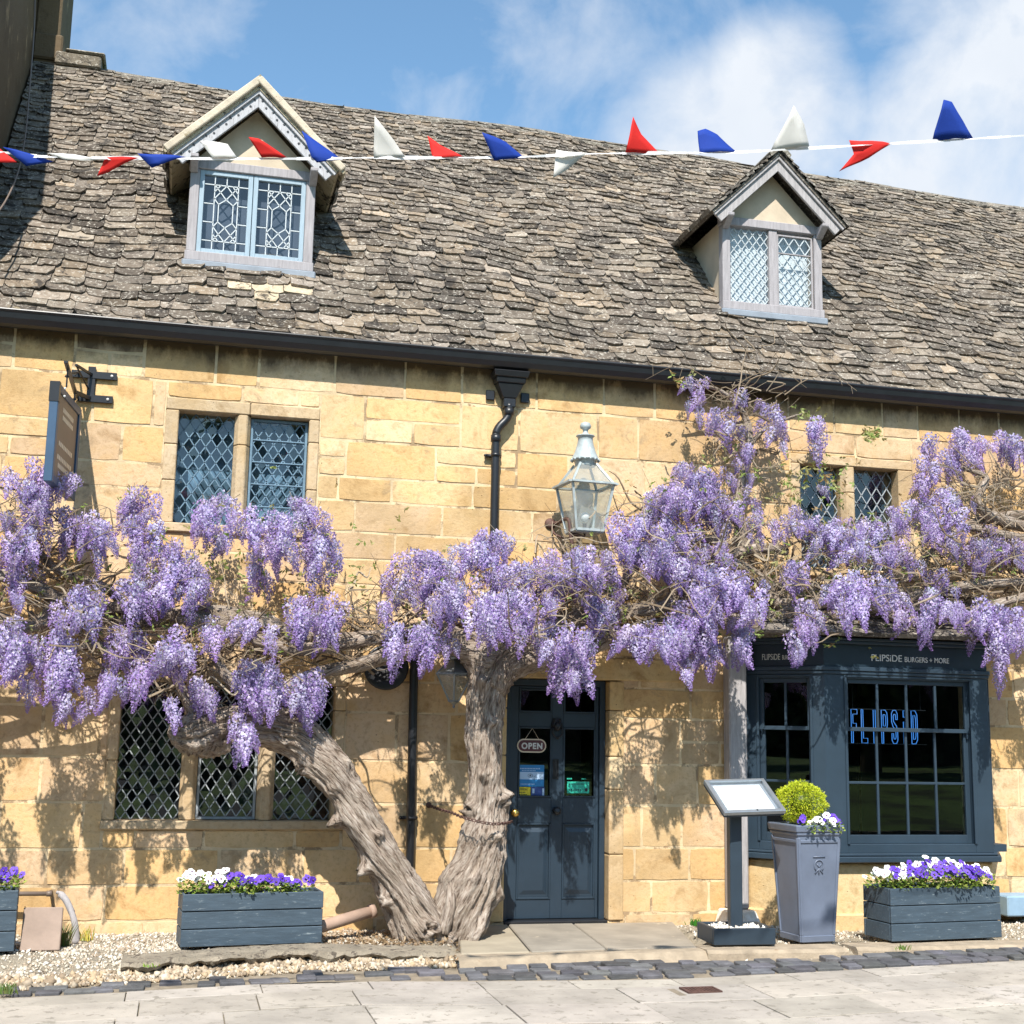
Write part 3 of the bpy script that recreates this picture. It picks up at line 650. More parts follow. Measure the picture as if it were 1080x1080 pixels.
for sx in (-1, 1): hp.box(hx+sx*.16-.04, hx+sx*.16+.04, -.03, -.008, 4.49, 4.58)
hp.build('rainwater_hopper', M['black'], pub, bevel=.006)
x2 = X_(523, 480, -.09)
dp = MB(); path = bez([(hx, -.08, 4.45), (hx, -.08, 4.36), (hx-.03, -.08, 4.30), (x2+.03, -.08, 4.24), (x2, -.08, 4.17), (x2, -.08, 4.05), (x2, -.08, 3.0), (x2, -.08, 2.75), (x2-.12, -.08, 2.6), (1.95, -.08, 2.45), (1.91, -.08, 2.25), (1.91, -.08, 1.6), (1.92, -.08, .6), (1.92, -.08, -.05)], 5)
dp.tube(path, .037, 14)
for z in (4.38, 4.13): dp.lathe([(.046, -.03), (.048, 0), (.046, .03)], (hx if z > 4.3 else x2, -.08, z), 14)
for z, xx in ((3.98, x2), (3.23, x2), (2.3, 1.91), (.86, 1.92)):
    dp.lathe([(.045, -.014), (.045, .014)], (xx, -.08, z), 14); dp.box(xx-.085, xx+.06, -.05, -.008, z-.012, z+.012); dp.sphere((xx-.085, -.045, z), .014, 8)
dp.build('downpipe', M['black'], pub, smooth=True)
# ------------------------------------------------------------------ dormers
def zroof(Y): return E_Z+(Y-E_Y)*TN
def dormer(x0, x1, yd, zb, zt, apex, wood, frame, barge, glassroom, pattern, cream_edge, label):
    base = MB(); xc = (x0+x1)/2
    d = MB()
    # cheeks + back: prism in profile, extruded across
    def yr(z): return (z-E_Z)/TN+E_Y+.12
    wz = zt-.02
    d.prism([(yd+.03, zb), (yr(zb)+.12, zb), (yr(wz)+.12, wz), (yd+.03, wz)], 'x', x0+.02, x0+.09); d.prism([(yd+.03, zb), (yr(zb)+.12, zb), (yr(wz)+.12, wz), (yd+.03, wz)], 'x', x1-.09, x1-.02)
    d.prism([(x0+.02, zt-.015), (x1-.02, zt-.015), (xc, apex-.12)], 'y', yd+.015, yd+.12)
    do = d.build('dormer', M['render'], pub); tag(do, label)
    # timber frame
    fr = MB(); fw = .085
    fr.box(x0, x0+fw, yd-.01, yd+.09, zb+.09, zt-.09); fr.box(x1-fw, x1, yd-.01, yd+.09, zb+.09, zt-.09)
    fr.box(x0-.012, x1+.012, yd-.015, yd+.09, zt-.088, zt); fr.box(x0-.01, x1+.01, yd-.03, yd+.10, zb+.0, zb+.088)
    fr.build('window_frame', wood, do, bevel=.006)
    lf = MB(); lf.box(x0-.03, x1+.03, yd-.06, yd+.1, zb-.075, zb-.004); lf.build('sill_flashing', M['lead'], do, bevel=.01)
    ix0, ix1, iz0, iz1 = x0+fw+.002, x1-fw-.002, zb+.09, zt-.09; mw = .028
    gl, ld, cf_ = MB(), MB(), MB(); GL = []
    if pattern == 'ornate':
        mid = (ix0+ix1)/2
        for a, b in ((ix0, mid-.003), (mid+.003, ix1)):
            gl, ld = MB(), MB(); GL.append((gl, ld)); ring(cf_, a, b, iz0, iz1, yd+.005, yd+.045, .042)
            A, B, C, D = a+.042, b-.042, iz0+.042, iz1-.042; Y = yd+.03; w = B-A; h = D-C
            gl.add([(A, Y, C), (B, Y, C), (B, Y, D), (A, Y, D)], [(0, 1, 2, 3)])
            L = lambda p, q: ld.bar((A+p[0]*w, Y-.004, C+p[1]*h), (A+q[0]*w, Y-.004, C+q[1]*h), .009, .008)
            for xx in (.24, .78): L((xx, 0), (xx, 1))
            for z in (.12, .88): L((0, z), (1, z))
            for z in (.37, .62): L((0, z), (.24, z)); L((.78, z), (1, z))
            L((.51, 0), (.51, .12)); L((.51, .88), (.51, 1))
            for s0, s1, s2 in ((.12, .31, .38), (.88, .69, .62)):
                sm = (s0+s1)/2
                for p, q in (((.24, s0), (.51, s1)), ((.51, s0), (.78, s1)), ((.51, s0), (.24, s1)), ((.78, s0), (.51, s1)), ((.24, s1), (.345, s2)), ((.78, s1), (.675, s2)), ((.345, s2), (.51, s1)), ((.675, s2), (.51, s1)), ((.24, sm), (.375, s0)), ((.78, sm), (.645, s0))): L(p, q)
            L((.345, .38), (.345, .62)); L((.675, .38), (.675, .62))
    else:
        mid = (ix0+ix1)/2+.01
        cf_.box(mid-.045, mid+.045, yd+.002, yd+.06, iz0+.001, iz1-.001)
        lattice(gl, ld, ix0+.012, mid-.047, iz0+.01, iz1-.012, yd+.035, .085, .11, .008, .03)
        GL.append((gl, ld)); gl, ld = MB(), MB(); GL.append((gl, ld)); A, B = mid+.047, ix1-.006
        ring(cf_, A, B, iz0+.006, iz1-.03, yd+.012, yd+.035, .018)
        cf_.box(A+.018, B-.018, yd+.014, yd+.034, iz1-.235, iz1-.222)
        lattice(gl, ld, A+.02, B-.02, iz0+.026, iz1-.236, yd+.03, .085, .11, .008, .03); lattice(gl, ld, A+.02, B-.02, iz1-.22, iz1-.05, yd+.03, .105, .17, .010, .03)
    cf_.build('casement', frame, do, bevel=.003)
    for gl, ld in GL: gl.build('glass', M['glassd'], do); ld.build('lead_cames', M['camew'], do)
    bk = MB(); bk.box(x0+.095, x1-.095, yd+.13, yd+.135, zb+.02, zt-.03); bk.build('curtain', glassroom, do)
    # roof slabs with slates
    ov, oh = .20, .17; ze = zt-.06; hw = (x1-x0)/2+oh; sl = (apex-ze)/hw
    rs = MB()
    yf = yd-ov
    for s_ in (-1, 1):
        def P(u, y, h): # u 0 eave..1 apex
            x = xc+s_*hw*(1-u); z = ze+(apex-ze)*u; n = math.hypot(1, sl); return (x+s_*sl/n*h, y, z+1/n*h)
        yb = lambda u: yr(ze+(apex-ze)*u)+.08
        v = [P(0, yf, 0), P(1, yf, 0), P(1, yb(1), 0), P(0, yb(0), 0), P(0, yf, .035), P(1, yf, .035), P(1, yb(1), .035), P(0, yb(0), .035)]
        rs.add(v, [(0, 3, 2, 1), (4, 5, 6, 7), (0, 1, 5, 4), (1, 2, 6, 5), (2, 3, 7, 6), (3, 0, 4, 7)], cream_edge if cream_edge else (.14, .12, .10))
        k = 9
        for i in range(k):
            u0, u1 = i/k, (i+1)/k; y = yf-.02
            while y < yb(u0):
                w = random.uniform(.16, .3); y1 = min(y+w-.005, yb(u0)); th = random.uniform(.018, .03); c = random.choice(SC); kk = random.uniform(.8, 1.25); c = tuple(q*kk for q in c)
                if y < yf and cream_edge: c = tuple(q*kr for kr in [random.uniform(.75, 1.0)] for q in cream_edge)
                ua = u0-random.uniform(0.01, .05)
                ub = min(1, u1+.04)
                v = [P(ua, y, .045+th), P(ua, y1, .045+th), P(ub, y1, .038), P(ub, y, .038), P(ua, y, .03), P(ua, y1, .03), P(ub, y1, .03), P(ub, y, .03)]
                rs.add(v, [(0, 1, 2, 3), (0, 4, 5, 1), (0, 3, 7, 4), (1, 5, 6, 2)], c); y += w
    # ridge
    y = yf-.03; top = apex+.05
    while y < yr(apex)+.05:
        w = random.uniform(.28, .36); c = tuple(q*kr for kr in [random.uniform(.9, 1.15)] for q in ((.33, .29, .21) if cream_edge else (.2, .18, .15))); h = random.uniform(.0, .02)
        for s_ in (-1, 1): rs.add([(xc, y, top+.075+h), (xc, y+w-.008, top+.075+h), (xc+s_*.12, y+w-.008, top-.05), (xc+s_*.12, y, top-.05), (xc, y, top), (xc, y+w-.008, top), (xc+s_*.10, y+w-.008, top-.09), (xc+s_*.10, y, top-.09)], [(0, 1, 2, 3), (4, 7, 6, 5), (0, 3, 7, 4), (1, 5, 6, 2), (2, 6, 7, 3)], c)
        y += w
    rs.build('dormer_roof', M['slate'], do)
    # barge boards
    n = math.hypot(1, sl)
    for s_ in (-1, 1):
        bm_ = MB()
        def P(u, h): x = xc+s_*hw*(1-u); z = ze+(apex-ze)*u; return (x-s_*sl/n*h*-1*-1, z-1/n*h)
        Q = lambda u, h: (xc+s_*hw*(1-u)-s_*sl/n*h, ze+(apex-ze)*u-h/n)
        poly = [Q(.02, .004), (xc-s_*.0, ze+(apex-ze)-.004*n), (xc, apex-.115*n), Q(.02, .115)]
        bm_.prism([(p[0], p[1]) for p in poly], 'y', yf+.035, yf+.065)
        b1 = [Q(.0, -.028), (xc, apex+.028*n), (xc, apex-.03*n), Q(.0, .03)]
        bm_.prism([(p[0], p[1]) for p in b1], 'y', yf+.012, yf+.034)
        bm_.build('barge_board', barge, do, bevel=.004)
        if cream_edge:
            vg = MB(); n_ = 5
            for q in range(n_):
                u0, u1 = q/n_, (q+1)/n_-.004
                if q == n_-1: u1 = 1.07
                vg.prism([Q(u0-.02, -.028), (Q(u1, -.028)), (Q(u1, -.095)), Q(u0-.02, -.095)], 'y', yf-.036-.003*(s_+1), yf+.06+.003*(s_+1), tuple(k_*kk_ for kk_ in [random.uniform(.92, 1.08)] for k_ in (.62, .54, .38)))
            vg.build('verge_stone', M['verge'], do, bevel=.012, seg=2)
            dt = MB()
            for q in range(13):
                u = .07+q*.07; p = Q(u, .045+(.022 if q % 2 else 0)); dt.prism([(p[0]+.011*math.cos(a), p[1]+.011*math.sin(a)) for a in np.linspace(0, 2*PI, 7)[:-1]], 'y', yf+.031, yf+.0345)
            dt.build('pierced_trim', M['black'], do)
    for s_ in (-1, 1):
        br = MB(); xx = xc+s_*((x1-x0)/2-.03)
        br.prism([(yd-.015, zt-.14), (yd-.015, zt-.03), (yf+.03, zt-.015), (yf+.03, zt-.05)], 'x', xx-.035, xx+.035)
        br.build('roof_bracket', wood, do, bevel=.006)
    return do
dormer(X_(198, 230, .53), X_(331, 240, .53), .53, 5.70, 6.67, 7.33, M['oak'], M['paleblue'], M['whitebarge'], M['greyroom'], 'ornate', (.50, .43, .30), 'dormer with a pale blue casement and cream gable')
dormer(X_(762, 290, .60), X_(867, 300, .60), .60, 5.78, 6.76, 7.40, M['oak'], M['oak'], M['greywood'], M['curtain'], 'plain', None, 'dormer with silvery oak frame and diamond panes over white curtains')

# ------------------------------------------------------------------ bay window
BYF = -.5; bx0, bx1 = 5.48, 7.10; SZ = .58; FT = 2.40
def plan(off): # plan outline with offset outward
    return [(4.95-off*.9, .02), (4.95-off*.9, -.01), (bx0-off*.45, BYF-off), (bx1+off*.45, BYF-off), (7.42+off*.9, -.01), (7.42+off*.9, .02)]
bay_b = MB()
# stone apron of big ashlar blocks
def bayface(mb, p, q, z0, z1, col, d=.0):
    pass
bay_b.prism(plan(-.02), 'z', -.3, .515, (.63, .48, .27))
bay = bay_b.build('bay_window', M['surround'], pub, bevel=.01); tag(bay, 'dark blue grey canted bay window with sash panes on a stone base')
pt = MB(); pt.prism(plan(.025), 'z', -.3, .10, (.60, .44, .24)); pt.build('plinth', M['surround'], bay, bevel=.015)
sl_ = MB(); sl_.prism(plan(.065), 'z', .525, .575); sl_.prism(plan(.035), 'z', .577, .60); sl_.build('sill', M['bayblue'], bay, bevel=.006)
fa = MB(); fa.prism(plan(.0), 'z', 2.205, FT); fa.build('fascia', M['fascia'], bay)
cn_ = MB(); cn_.prism(plan(.03), 'z', 2.165, 2.203); cn_.prism(plan(.018), 'z', 2.135, 2.164); cn_.prism(plan(.05), 'z', FT+.002, FT+.03); cn_.prism(plan(.07), 'z', FT+.031, FT+.055); cn_.build('cornice', M['bayblue'], bay, bevel=.005)
# a framed face: origin o (x,y), direction d (unit in plan), length Ln; local u along, v depth inward
def face(o, q, sashes, ncol):
    o = Vector((o[0], o[1], 0)); q = Vector((q[0], q[1], 0)); d = (q-o); Ln = d.length; d.normalize(); nrm = Vector((-d.y, d.x, 0))
    T = Matrix(((d.x, nrm.x, 0, o.x), (d.y, nrm.y, 0, o.y), (0, 0, 1, 0), (0, 0, 0, 1)))
    u0, u1 = sashes; fr = MB(); z0, z1 = .60, 2.135
    zo0, zo1 = .675, 2.10   # sash opening
    fr.box(0, u0, 0, .10, z0, z1, T=T); fr.box(u1, Ln, 0, .10, z0, z1, T=T); fr.box(u0, u1, 0.001, .10, zo1, z1, T=T); fr.box(u0, u1, 0.001, .10, z0, zo0, T=T)
    zm = 1.66
    for a, b, y0, y1 in ((zm-.018, zo1, .030, .060), (zo0, zm+.018, .062, .092)):
        bot = .035 if a > 1 else .075; top = .04 if a > 1 else .035; sw = .045
        fr.box(u0, u0+sw, y0, y1, a, b, T=T); fr.box(u1-sw, u1, y0, y1, a, b, T=T); fr.box(u0+sw, u1-sw, y0, y1, a, a+bot, T=T); fr.box(u0+sw, u1-sw, y0, y1, b-top, b, T=T)
        A, B, C, D = u0+sw, u1-sw, a+bot, b-top
        for i in range(1, ncol): xx = A+(B-A)*i/ncol; fr.box(xx-.011, xx+.011, y0+.003, y1-.003, C, D, T=T)
        if a < 1: zz = (C+D)/2; fr.box(A, B, y0+.004, y1-.004, zz-.011, zz+.011, T=T)
    for uu in (u0, u1): fr.box(uu-.012, uu+.012, -.012, -.001, zo0-.0, zo1+.012, T=T)
    fr.box(u0-.012, u1+.012, -.012, -.001, zo1+.012, zo1+.03, T=T)
    # sash horns
    for uu in (u0+.01, u1-.03): fr.prism([(uu, zm-.017), (uu+.02, zm-.017), (uu+.012, zm-.07), (uu+.004, zm-.07)], 'y', .032, .058, T=T)
    fr.build('sash_frame', M['bayblue'], bay, bevel=.003)
    for yq, qa, qb in ((.045, zm, zo1-.03), (.077, zo0+.06, zm)):
        g_ = MB(); g_.add([(u0+.04, yq, qa), (u1-.04, yq, qa), (u1-.04, yq, qb), (u0+.04, yq, qb)], [(0, 1, 2, 3)], T=T); g_.build('glass', M['glassbay'], bay)
    return T
Tf = face((bx0, BYF), (bx1, BYF), (X_(893, 800, BYF)-bx0, X_(1026, 800, BYF)-bx0), 4)
Lc = math.hypot(bx0-4.95, BYF); Tc = face((4.95, 0), (bx0, BYF), (.12, Lc-.12), 2)
face((bx1, BYF), (7.42, 0), (.1, math.hypot(.32, .5)-.1), 2)
# room inside the bay: floor board, ceiling and dark back wall
rm = MB(); rm.box(4.98, 7.38, 2.4, 2.45, -.2, 2.5); rm.box(4.9, 4.97, .365, 2.4, -.2, 2.5); rm.box(7.40, 7.45, .365, 2.4, -.2, 2.5); rm.box(4.98, 7.38, .0, 2.4, 2.43, 2.46); rm.box(4.98, 7.38, .366, 2.4, -.2, -.15)
rm.build('dining_room', M['darkroom'], bay)
Rm = Matrix.Identity(4)
text_mesh('FLIPSiDE', 'fascia_lettering', M['white'], bay, (X_(919, 697, BYF), BYF-.004, 2.262), .062, width=X_(951, 697, BYF)-X_(919, 697, BYF), depth=.004)
text_mesh('BURGERS + MORE', 'fascia_lettering', M['white'], bay, (X_(954, 697, BYF), BYF-.004, 2.262), .048, width=X_(1000.5, 697, BYF)-X_(954, 697, BYF), depth=.004)
RT = Matrix.Rotation(math.atan2(BYF, bx0-4.95), 4, 'Z')
def ctext(t, u, w, h):
    p = Tc@Vector((u, -.004, 2.262)); text_mesh(t, 'fascia_lettering', M['white'], bay, tuple(p), h, width=w, depth=.004, rot=RT)
ctext('FLIPSiDE', .17, .165, .055); ctext('BURGERS + MORE', .355, .215, .043)
# lean-to slate roof above the bay
br_ = MB(); zw = 2.98
def bp_(a, t, h=0):  # a 0..1 across, t 0 eave .. 1 wall
    x0 = 4.80+(5.2-4.80)*t; x1 = 7.62+(7.2-7.62)*t; x = x0+(x1-x0)*a
    y = -.66*(1-t)-.01; z = 2.47+(zw-2.47)*t; return (x, y-h*.6, z+h*.75)
br_.add([bp_(0, 0), bp_(1, 0), bp_(1, 1), bp_(0, 1), (4.80, 0, 2.45), (7.62, 0, 2.45)], [(0, 1, 2, 3), (0, 3, 4), (1, 5, 2), (0, 4, 5, 1)], (.13, .11, .09))
for k in range(6):
    a = 0
    while a < 1:
        w = random.uniform(.06, .12); t0, t1 = k/6-.02, min(1, (k+1)/6+.06); th = random.uniform(.03, .045); c = tuple(q*kr for kr in [random.uniform(.7, 1.3)] for q in random.choice(SC)); b = min(1, a+w-.002)
        v = [bp_(a, t0, th), bp_(b, t0, th), bp_(b, t1, .014), bp_(a, t1, .014), bp_(a, t0, .002), bp_(b, t0, .002)]
        br_.add(v, [(0, 1, 2, 3), (4, 5, 1, 0), (0, 3, 4), (1, 5, 2)], c); a += w
br_.build('bay_roof', M['slate'], bay)
# neon sign inside the bay window
NY = BYF+.13
nx0, nx1, nzb, nzt = X_(898, 770, NY), X_(976, 770, NY), Z_(935, 784, NY), Z_(935, 749, NY)
neon = empty('neon_sign', ((nx0+nx1)/2, NY, nzb), 'glowing blue outlined neon lettering hung behind the front panes of the bay window', 'neon sign')
def outline(strokes, name, r=.0032):
    mb = MB()
    for s_ in strokes: mb.tube([(p[0], NY, p[1]) for p in s_], r, 6)
    mb.build(name, M['neon'], neon, smooth=True)
H = nzt-nzb; cw = (nx1-nx0)/7.4; wd = cw*.66; sw = cw*.24
def L_(i, P): return [(nx0+i*cw+p[0]*wd, nzb+p[1]*H) for p in P]
e_ = .26
letters = [
 [[(0, 0), (0, 1), (.9, 1), (.9, .86), (e_, .86), (e_, .58), (.75, .58), (.75, .44), (e_, .44), (e_, 0), (0, 0)]],
 [[(0, 1), (0, 0), (.9, 0), (.9, .14), (e_, .14), (e_, 1), (0, 1)]],
 [[(.3, 0), (.3, 1), (.6, 1), (.6, 0), (.3, 0)]],
 [[(0, 0), (0, 1), (.6, 1), (.85, .92), (.9, .75), (.9, .6), (.8, .45), (.6, .38), (e_, .38), (e_, 0), (0, 0)], [(e_, .86), (.55, .86), (.65, .78), (.65, .6), (.55, .52), (e_, .52), (e_, .86)]],
 [[(.9, .72), (.9, .9), (.7, 1), (.25, 1), (.03, .9), (.03, .65), (.2, .52), (.62, .4), (.65, .2), (.55, .13), (.35, .13), (.28, .2), (.28, .3), (.02, .3), (.02, .1), (.22, 0), (.7, 0), (.9, .1), (.9, .4), (.75, .52), (.32, .66), (.28, .82), (.4, .88), (.58, .88), (.65, .8), (.65, .72), (.9, .72)]],
 [[(.3, 0), (.3, .66), (.6, .66), (.6, 0), (.3, 0)], [(.3, .8), (.3, 1), (.6, 1), (.6, .8), (.3, .8)]],
 [[(0, 0), (0, 1), (.6, 1), (.88, .88), (.9, .7), (.9, .3), (.88, .12), (.6, 0), (0, 0)], [(e_, .14), (e_, .86), (.55, .86), (.65, .75), (.65, .25), (.55, .14), (e_, .14)]]]
for i, st in enumerate(letters): outline([L_(i, s_) for s_ in st], 'neon_letter')
rb_ = MB(); rb_.box(nx0-.02, nx1+.02, NY+.02, NY+.026, nzb-.01, nzb-.002); rb_.box(nx0-.02, nx1+.02, NY+.02, NY+.026, nzt+.002, nzt+.01)
for xx in (nx0+.03, nx1-.03): rb_.tube([(xx, NY+.023, nzt+.005), (xx, NY+.023, 2.2)], .002, 4)
rb_.build('neon_rail', M['black'], neon)
ob = MB(); oc_ = at(964, 884, BYF+.12); ob.sphere((oc_[0], BYF+.14, .70), .035, 14, sq=(1, 1, .85)); ob.tube([(oc_[0], BYF+.14, .725), (oc_[0]+.005, BYF+.14, .745)], .006, 6)
tag(ob.build('ornament', M['orange'], smooth=True), 'small orange red ball ornament on the inner sill of the bay window', 'ornament')
bs_ = MB(); bs_.box(5.0, 7.3, BYF+.105, -.02, .60, .665); 
bs_.v = [(max(x, 5.0+(-y)/.5*.5+.05) if x < 6 else x, y, z) for x, y, z in bs_.v]; bs_.build('inner_sill', M['bayblue'], bay)

# ------------------------------------------------------------------ weathered post at the left of the bay
pst = MB(); xa, xb = 4.73, 4.90; pst.box(xa, xb, -.16, -.02, .10, 2.46); 
tag(pst.build('wooden_post', M['greywood'], bevel=.012), 'weathered silver grey wooden post at the left side of the bay window', 'post')
pb = MB(); frus(pb, 4.80, 0, -.08, .36, .30, .098, .26, .22, -.012)
tag(pb.build('footing_stone', M['surround'], bevel=.012), 'pale tapered footing stone under the grey wooden post', 'stone')

# ------------------------------------------------------------------ neighbour house at the far left
nb = empty('neighbour_house', (-4, 3, 0), 'taller shaded stone house rising above the left end of the roof', 'building')
nw = MB(); X0 = -6.5; X1n = -1.965
prof = [(-.5, -.4), (-.5, 8.3), (2.3, 9.75), (2.3, 11.5), (6.5, 11.5), (6.5, -.4)]
nw.prism(prof, 'x', X0, X1n, (.72, .53, .31)); nw.box(X1n, -1.70, 3.12, 3.9, 7.0, 11.5, (.75, .57, .34)); nw.box(X1n, -1.66, 3.08, 3.92, 8.75, 9.05, (.6, .47, .3))
nw.box(X1n-.2, -1.90, .42, 3.1, 8.0, 8.1, (.3, .22, .12)) if False else None
nw.build('wall', M['stone'], nb, bevel=.02)
nr = MB(); nr.prism([(-.6, 8.28), (-.6, 8.36), (2.29, 9.86), (2.29, 9.78)], 'x', X0, X1n-.03, (.16, .14, .12)); nr.prism([(2.1, 11.52), (4.8, 13.0), (6.7, 11.52)], 'x', X0, X1n, (.16, .14, .12)); nr.build('roof', M['slate'], nb)
cb = MB(); pts = [at(37, -20, 2.4), at(36, 30, 2.2), at(31, 95, 1.6), at(27, 140, 1.2), at(20, 178, .8), at(8, 208, .3), at(-8, 232, -.1)]
cb.tube(bez(pts, 5), .008, 6); tag(cb.build('overhead_cable', M['signgrey'], smooth=True), 'thin grey cable hanging down in front of the shaded end of the roof', 'cable')

# ------------------------------------------------------------------ pub sign on bracket
sg = empty('hanging_sign', (-.9, 0, 4.3), 'blue framed hanging sign on a black iron wall bracket, above the wisteria at left', 'sign')
SX = -.965
so = Z_(65, 402, -1.02); sb = Z_(50, 507, -1.02); si = so
fb = MB(); y0, y1 = -1.02, -.14; z1, z0 = so-.005, sb-.0
ring_ = MB()
for (a, b, c, d) in ((y0, y0+.07, z0, z1), (y1-.07, y1, z0, z1), (y0+.07, y1-.07, z1-.06, z1), (y0+.07, y1-.07, z0, z0+.06)): ring_.box(SX-.032, SX+.032, a, b, c, d)
ring_.build('frame', M['signblue'], sg, bevel=.004)
fb.box(SX-.018, SX+.018, y0+.07, y1-.07, z0+.06, z1-.06); fb.build('face', M['signgrey'], sg)
tx = MB()
for k, (zf, ya, yb_) in enumerate(((.80, .30, .75), (.72, .30, .75), (.44, .22, .8), (.30, .2, .8), (.22, .25, .7))):
    zz = z0+(z1-z0)*zf; n = 9
    for i in range(n):
        a = y0+(y1-y0)*(ya+(yb_-ya)*i/n); tx.box(SX+.0185, SX+.0195, a, a+.045*(yb_-ya)/.5*.8, zz-.018, zz+.018)
tx.build('faded_lettering', M['cream'], sg)
bt = MB(); bt.box(SX-.036, SX+.036, y0-.004, y0+.05, z1-.15, z1+.004)
bt.build('corner_plate', M['black'], sg)
br2 = MB(); za = z1+.13; wx = -.86
br2.bar((SX, -.02, za), (SX, y0-.10, za), .03, .02, up=(0, 0, 1)); br2.box(wx-.03, wx+.03, -.03, -.006, za-.02, 4.50)
br2.box(wx-.16, wx+.20, -.034, -.008, 4.40, 4.46); br2.box(wx-.10, wx+.18, -.034, -.008, za-.03, za+.03); br2.bar((SX, -.03, 4.44), (SX, -.75, za+.01), .016, .016); br2.bar((wx, -.03, 4.43), (SX, -.30, 4.43), .02, .02, up=(0, 0, 1))
br2.bar((SX, -.28, 4.43), (wx-.02, -.03, za+.08), .014, .014)
br2.bar((SX, -.2, za), (wx, -.02, za), .03, .03, up=(0, 0, 1))
for yy in (y0+.08, y1-.08): br2.tube([(SX, yy, z1-.02), (SX, yy, za)], .007, 6); br2.lathe([(.018, -.006), (.018, .006)], (SX, yy, (z1+za)/2), 10)
SWT = Matrix.Translation((-.935, -.1, 0))@Matrix.Rotation(math.radians(-6.6), 4, 'Z')@Matrix.Translation((.965, .1, 0))
for ch_ in list(sg.children):
    ch_.data.transform(SWT)
br2.build('bracket', M['black'], sg, bevel=.002, T=None)
bo = MB()
for xx, zz in ((wx+.16, 4.43), (wx+.14, za), (wx-.13, 4.43)): bo.sphere((xx, -.036, zz), .012, 8)
for zz in (z1-.05, z1-.11): bo.sphere((SX, y0-.006, zz), .009, 8)
bo.build('bolt', M['white'], sg)

# ------------------------------------------------------------------ wall lantern (upper)
def lantern(label, cx, cy, cz, rot, s=1.0, mat='verdigris', hang=False):
    Ln = empty('wall_lantern', (cx, cy, cz), label, 'lantern')
    T = Matrix.Translation((cx, cy, cz))@Matrix.Rotation(rot, 4, 'Z')@Matrix.Scale(s, 4)
    f = MB(); gl = MB(); q2 = math.sqrt(2); hb, ht = .125, .19; H_ = .40   # half widths
    cor = [(-1, -1), (1, -1), (1, 1), (-1, 1)]
    for a, b in cor: f.bar(T@Vector((a*hb, b*hb, 0)), T@Vector((a*ht, b*ht, H_)), .020*s, .020*s)
    for i in range(4):
        (a, b), (c, d) = cor[i], cor[(i+1) % 4]
        f.bar(T@Vector((a*hb, b*hb, 0)), T@Vector((c*hb, d*hb, 0)), .022*s, .022*s, up=(0, 0, 1)); f.bar(T@Vector((a*(ht+.014), b*(ht+.014), H_)), T@Vector((c*(ht+.014), d*(ht+.014), H_)), .05*s, .016*s, up=(0, 0, 1))
        gl.add([(a*hb, b*hb, 0), (c*hb, d*hb, 0), (c*ht, d*ht, H_), (a*ht, b*ht, H_)], [(0, 1, 2, 3)], T=T)
        f.bar(T@Vector((a*ht, b*ht, H_)), T@Vector((a*.075, b*.075, H_+.19)), .018*s, .018*s)
        gl.add([(a*ht, b*ht, H_+.005), (c*ht, d*ht, H_+.005), (c*.07, d*.07, H_+.19), (a*.07, b*.07, H_+.19)], [(0, 1, 2, 3)], T=T)
    f.box(-hb, hb, -hb, hb, -.02, -.006, T=T)
    f.build('frame', M[mat], Ln)
    cpm = MB(); r8 = 16
    cpm.lathe([(.085, H_+.17), (.09, H_+.18), (.09, H_+.225), (.10, H_+.23), (.125, H_+.228), (.122, H_+.24), (.092, H_+.30), (.072, H_+.37), (.066, H_+.40), (.066, H_+.435), (.082, H_+.44), (.082, H_+.448), (.03, H_+.462), (.022, H_+.48), (.024, H_+.50), (.045, H_+.515), (.05, H_+.535), (.04, H_+.56), (.0, H_+.575)], n=16, T=T)
    for k in range(16):
        an = 2*PI*k/16; cpm.sphere(tuple(T@Vector((.123*math.cos(an), .123*math.sin(an), H_+.226))), .012*s, 6)
    cpm.build('chimney_cap', M[mat], Ln, smooth=True)
    gl.build('glass', M['glasslamp'], Ln)
    b_ = MB(); b_.tube([T@Vector((0, 0, -.005)), T@Vector((0, 0, .07))], .018*s, 8); b_.build('lamp_holder', M['black'], Ln)
    b_ = MB(); b_.sphere(tuple(T@Vector((0, 0, .125))), .045*s, 14); b_.build('bulb', M['bulb'], Ln, smooth=True)
    return Ln
LY = -.36
lc = at(616.5, 563, LY)
L1 = lantern('large four sided pale green metal lantern standing on a rusty wall bracket beside the downpipe', lc[0], LY, lc[2]+.02, math.radians(5), 1.0)
bk = MB(); wp = at(581, 552, -.03)
bk.tube(bez([(wp[0], 0, wp[2]), (wp[0]+.05, -.08, wp[2]), (lc[0]-.14, LY+.05, wp[2]+.0), (lc[0]-.13, LY, wp[2]-.08), (lc[0]-.1, LY, lc[2]-.25), (lc[0]-.05, LY+.1, lc[2]-.5), (lc[0]-.1, -.01, lc[2]-.62)], 6), .018, 8)
bk.lathe([(.05, 0), (.05, .015), (.03, .03), (.0, .032)], n=16, T=Matrix.Translation((wp[0], 0, wp[2]))@Matrix.Rotation(PI/2, 4, 'X'))
bk.tube([(lc[0]-.13, LY, lc[2]+.0), (lc[0], LY, lc[2]-.03), (lc[0], LY, lc[2]+.01)], .015, 8); bk.tube(bez([(wp[0], -.03, wp[2]), (wp[0]+.03, -.06, wp[2]-.10), (wp[0]+.14, -.15, wp[2]-.14), (lc[0]-.13, LY+.02, wp[2]-.06)], 5), .010, 6)
bk.build('bracket', M['rust'], L1, smooth=True)
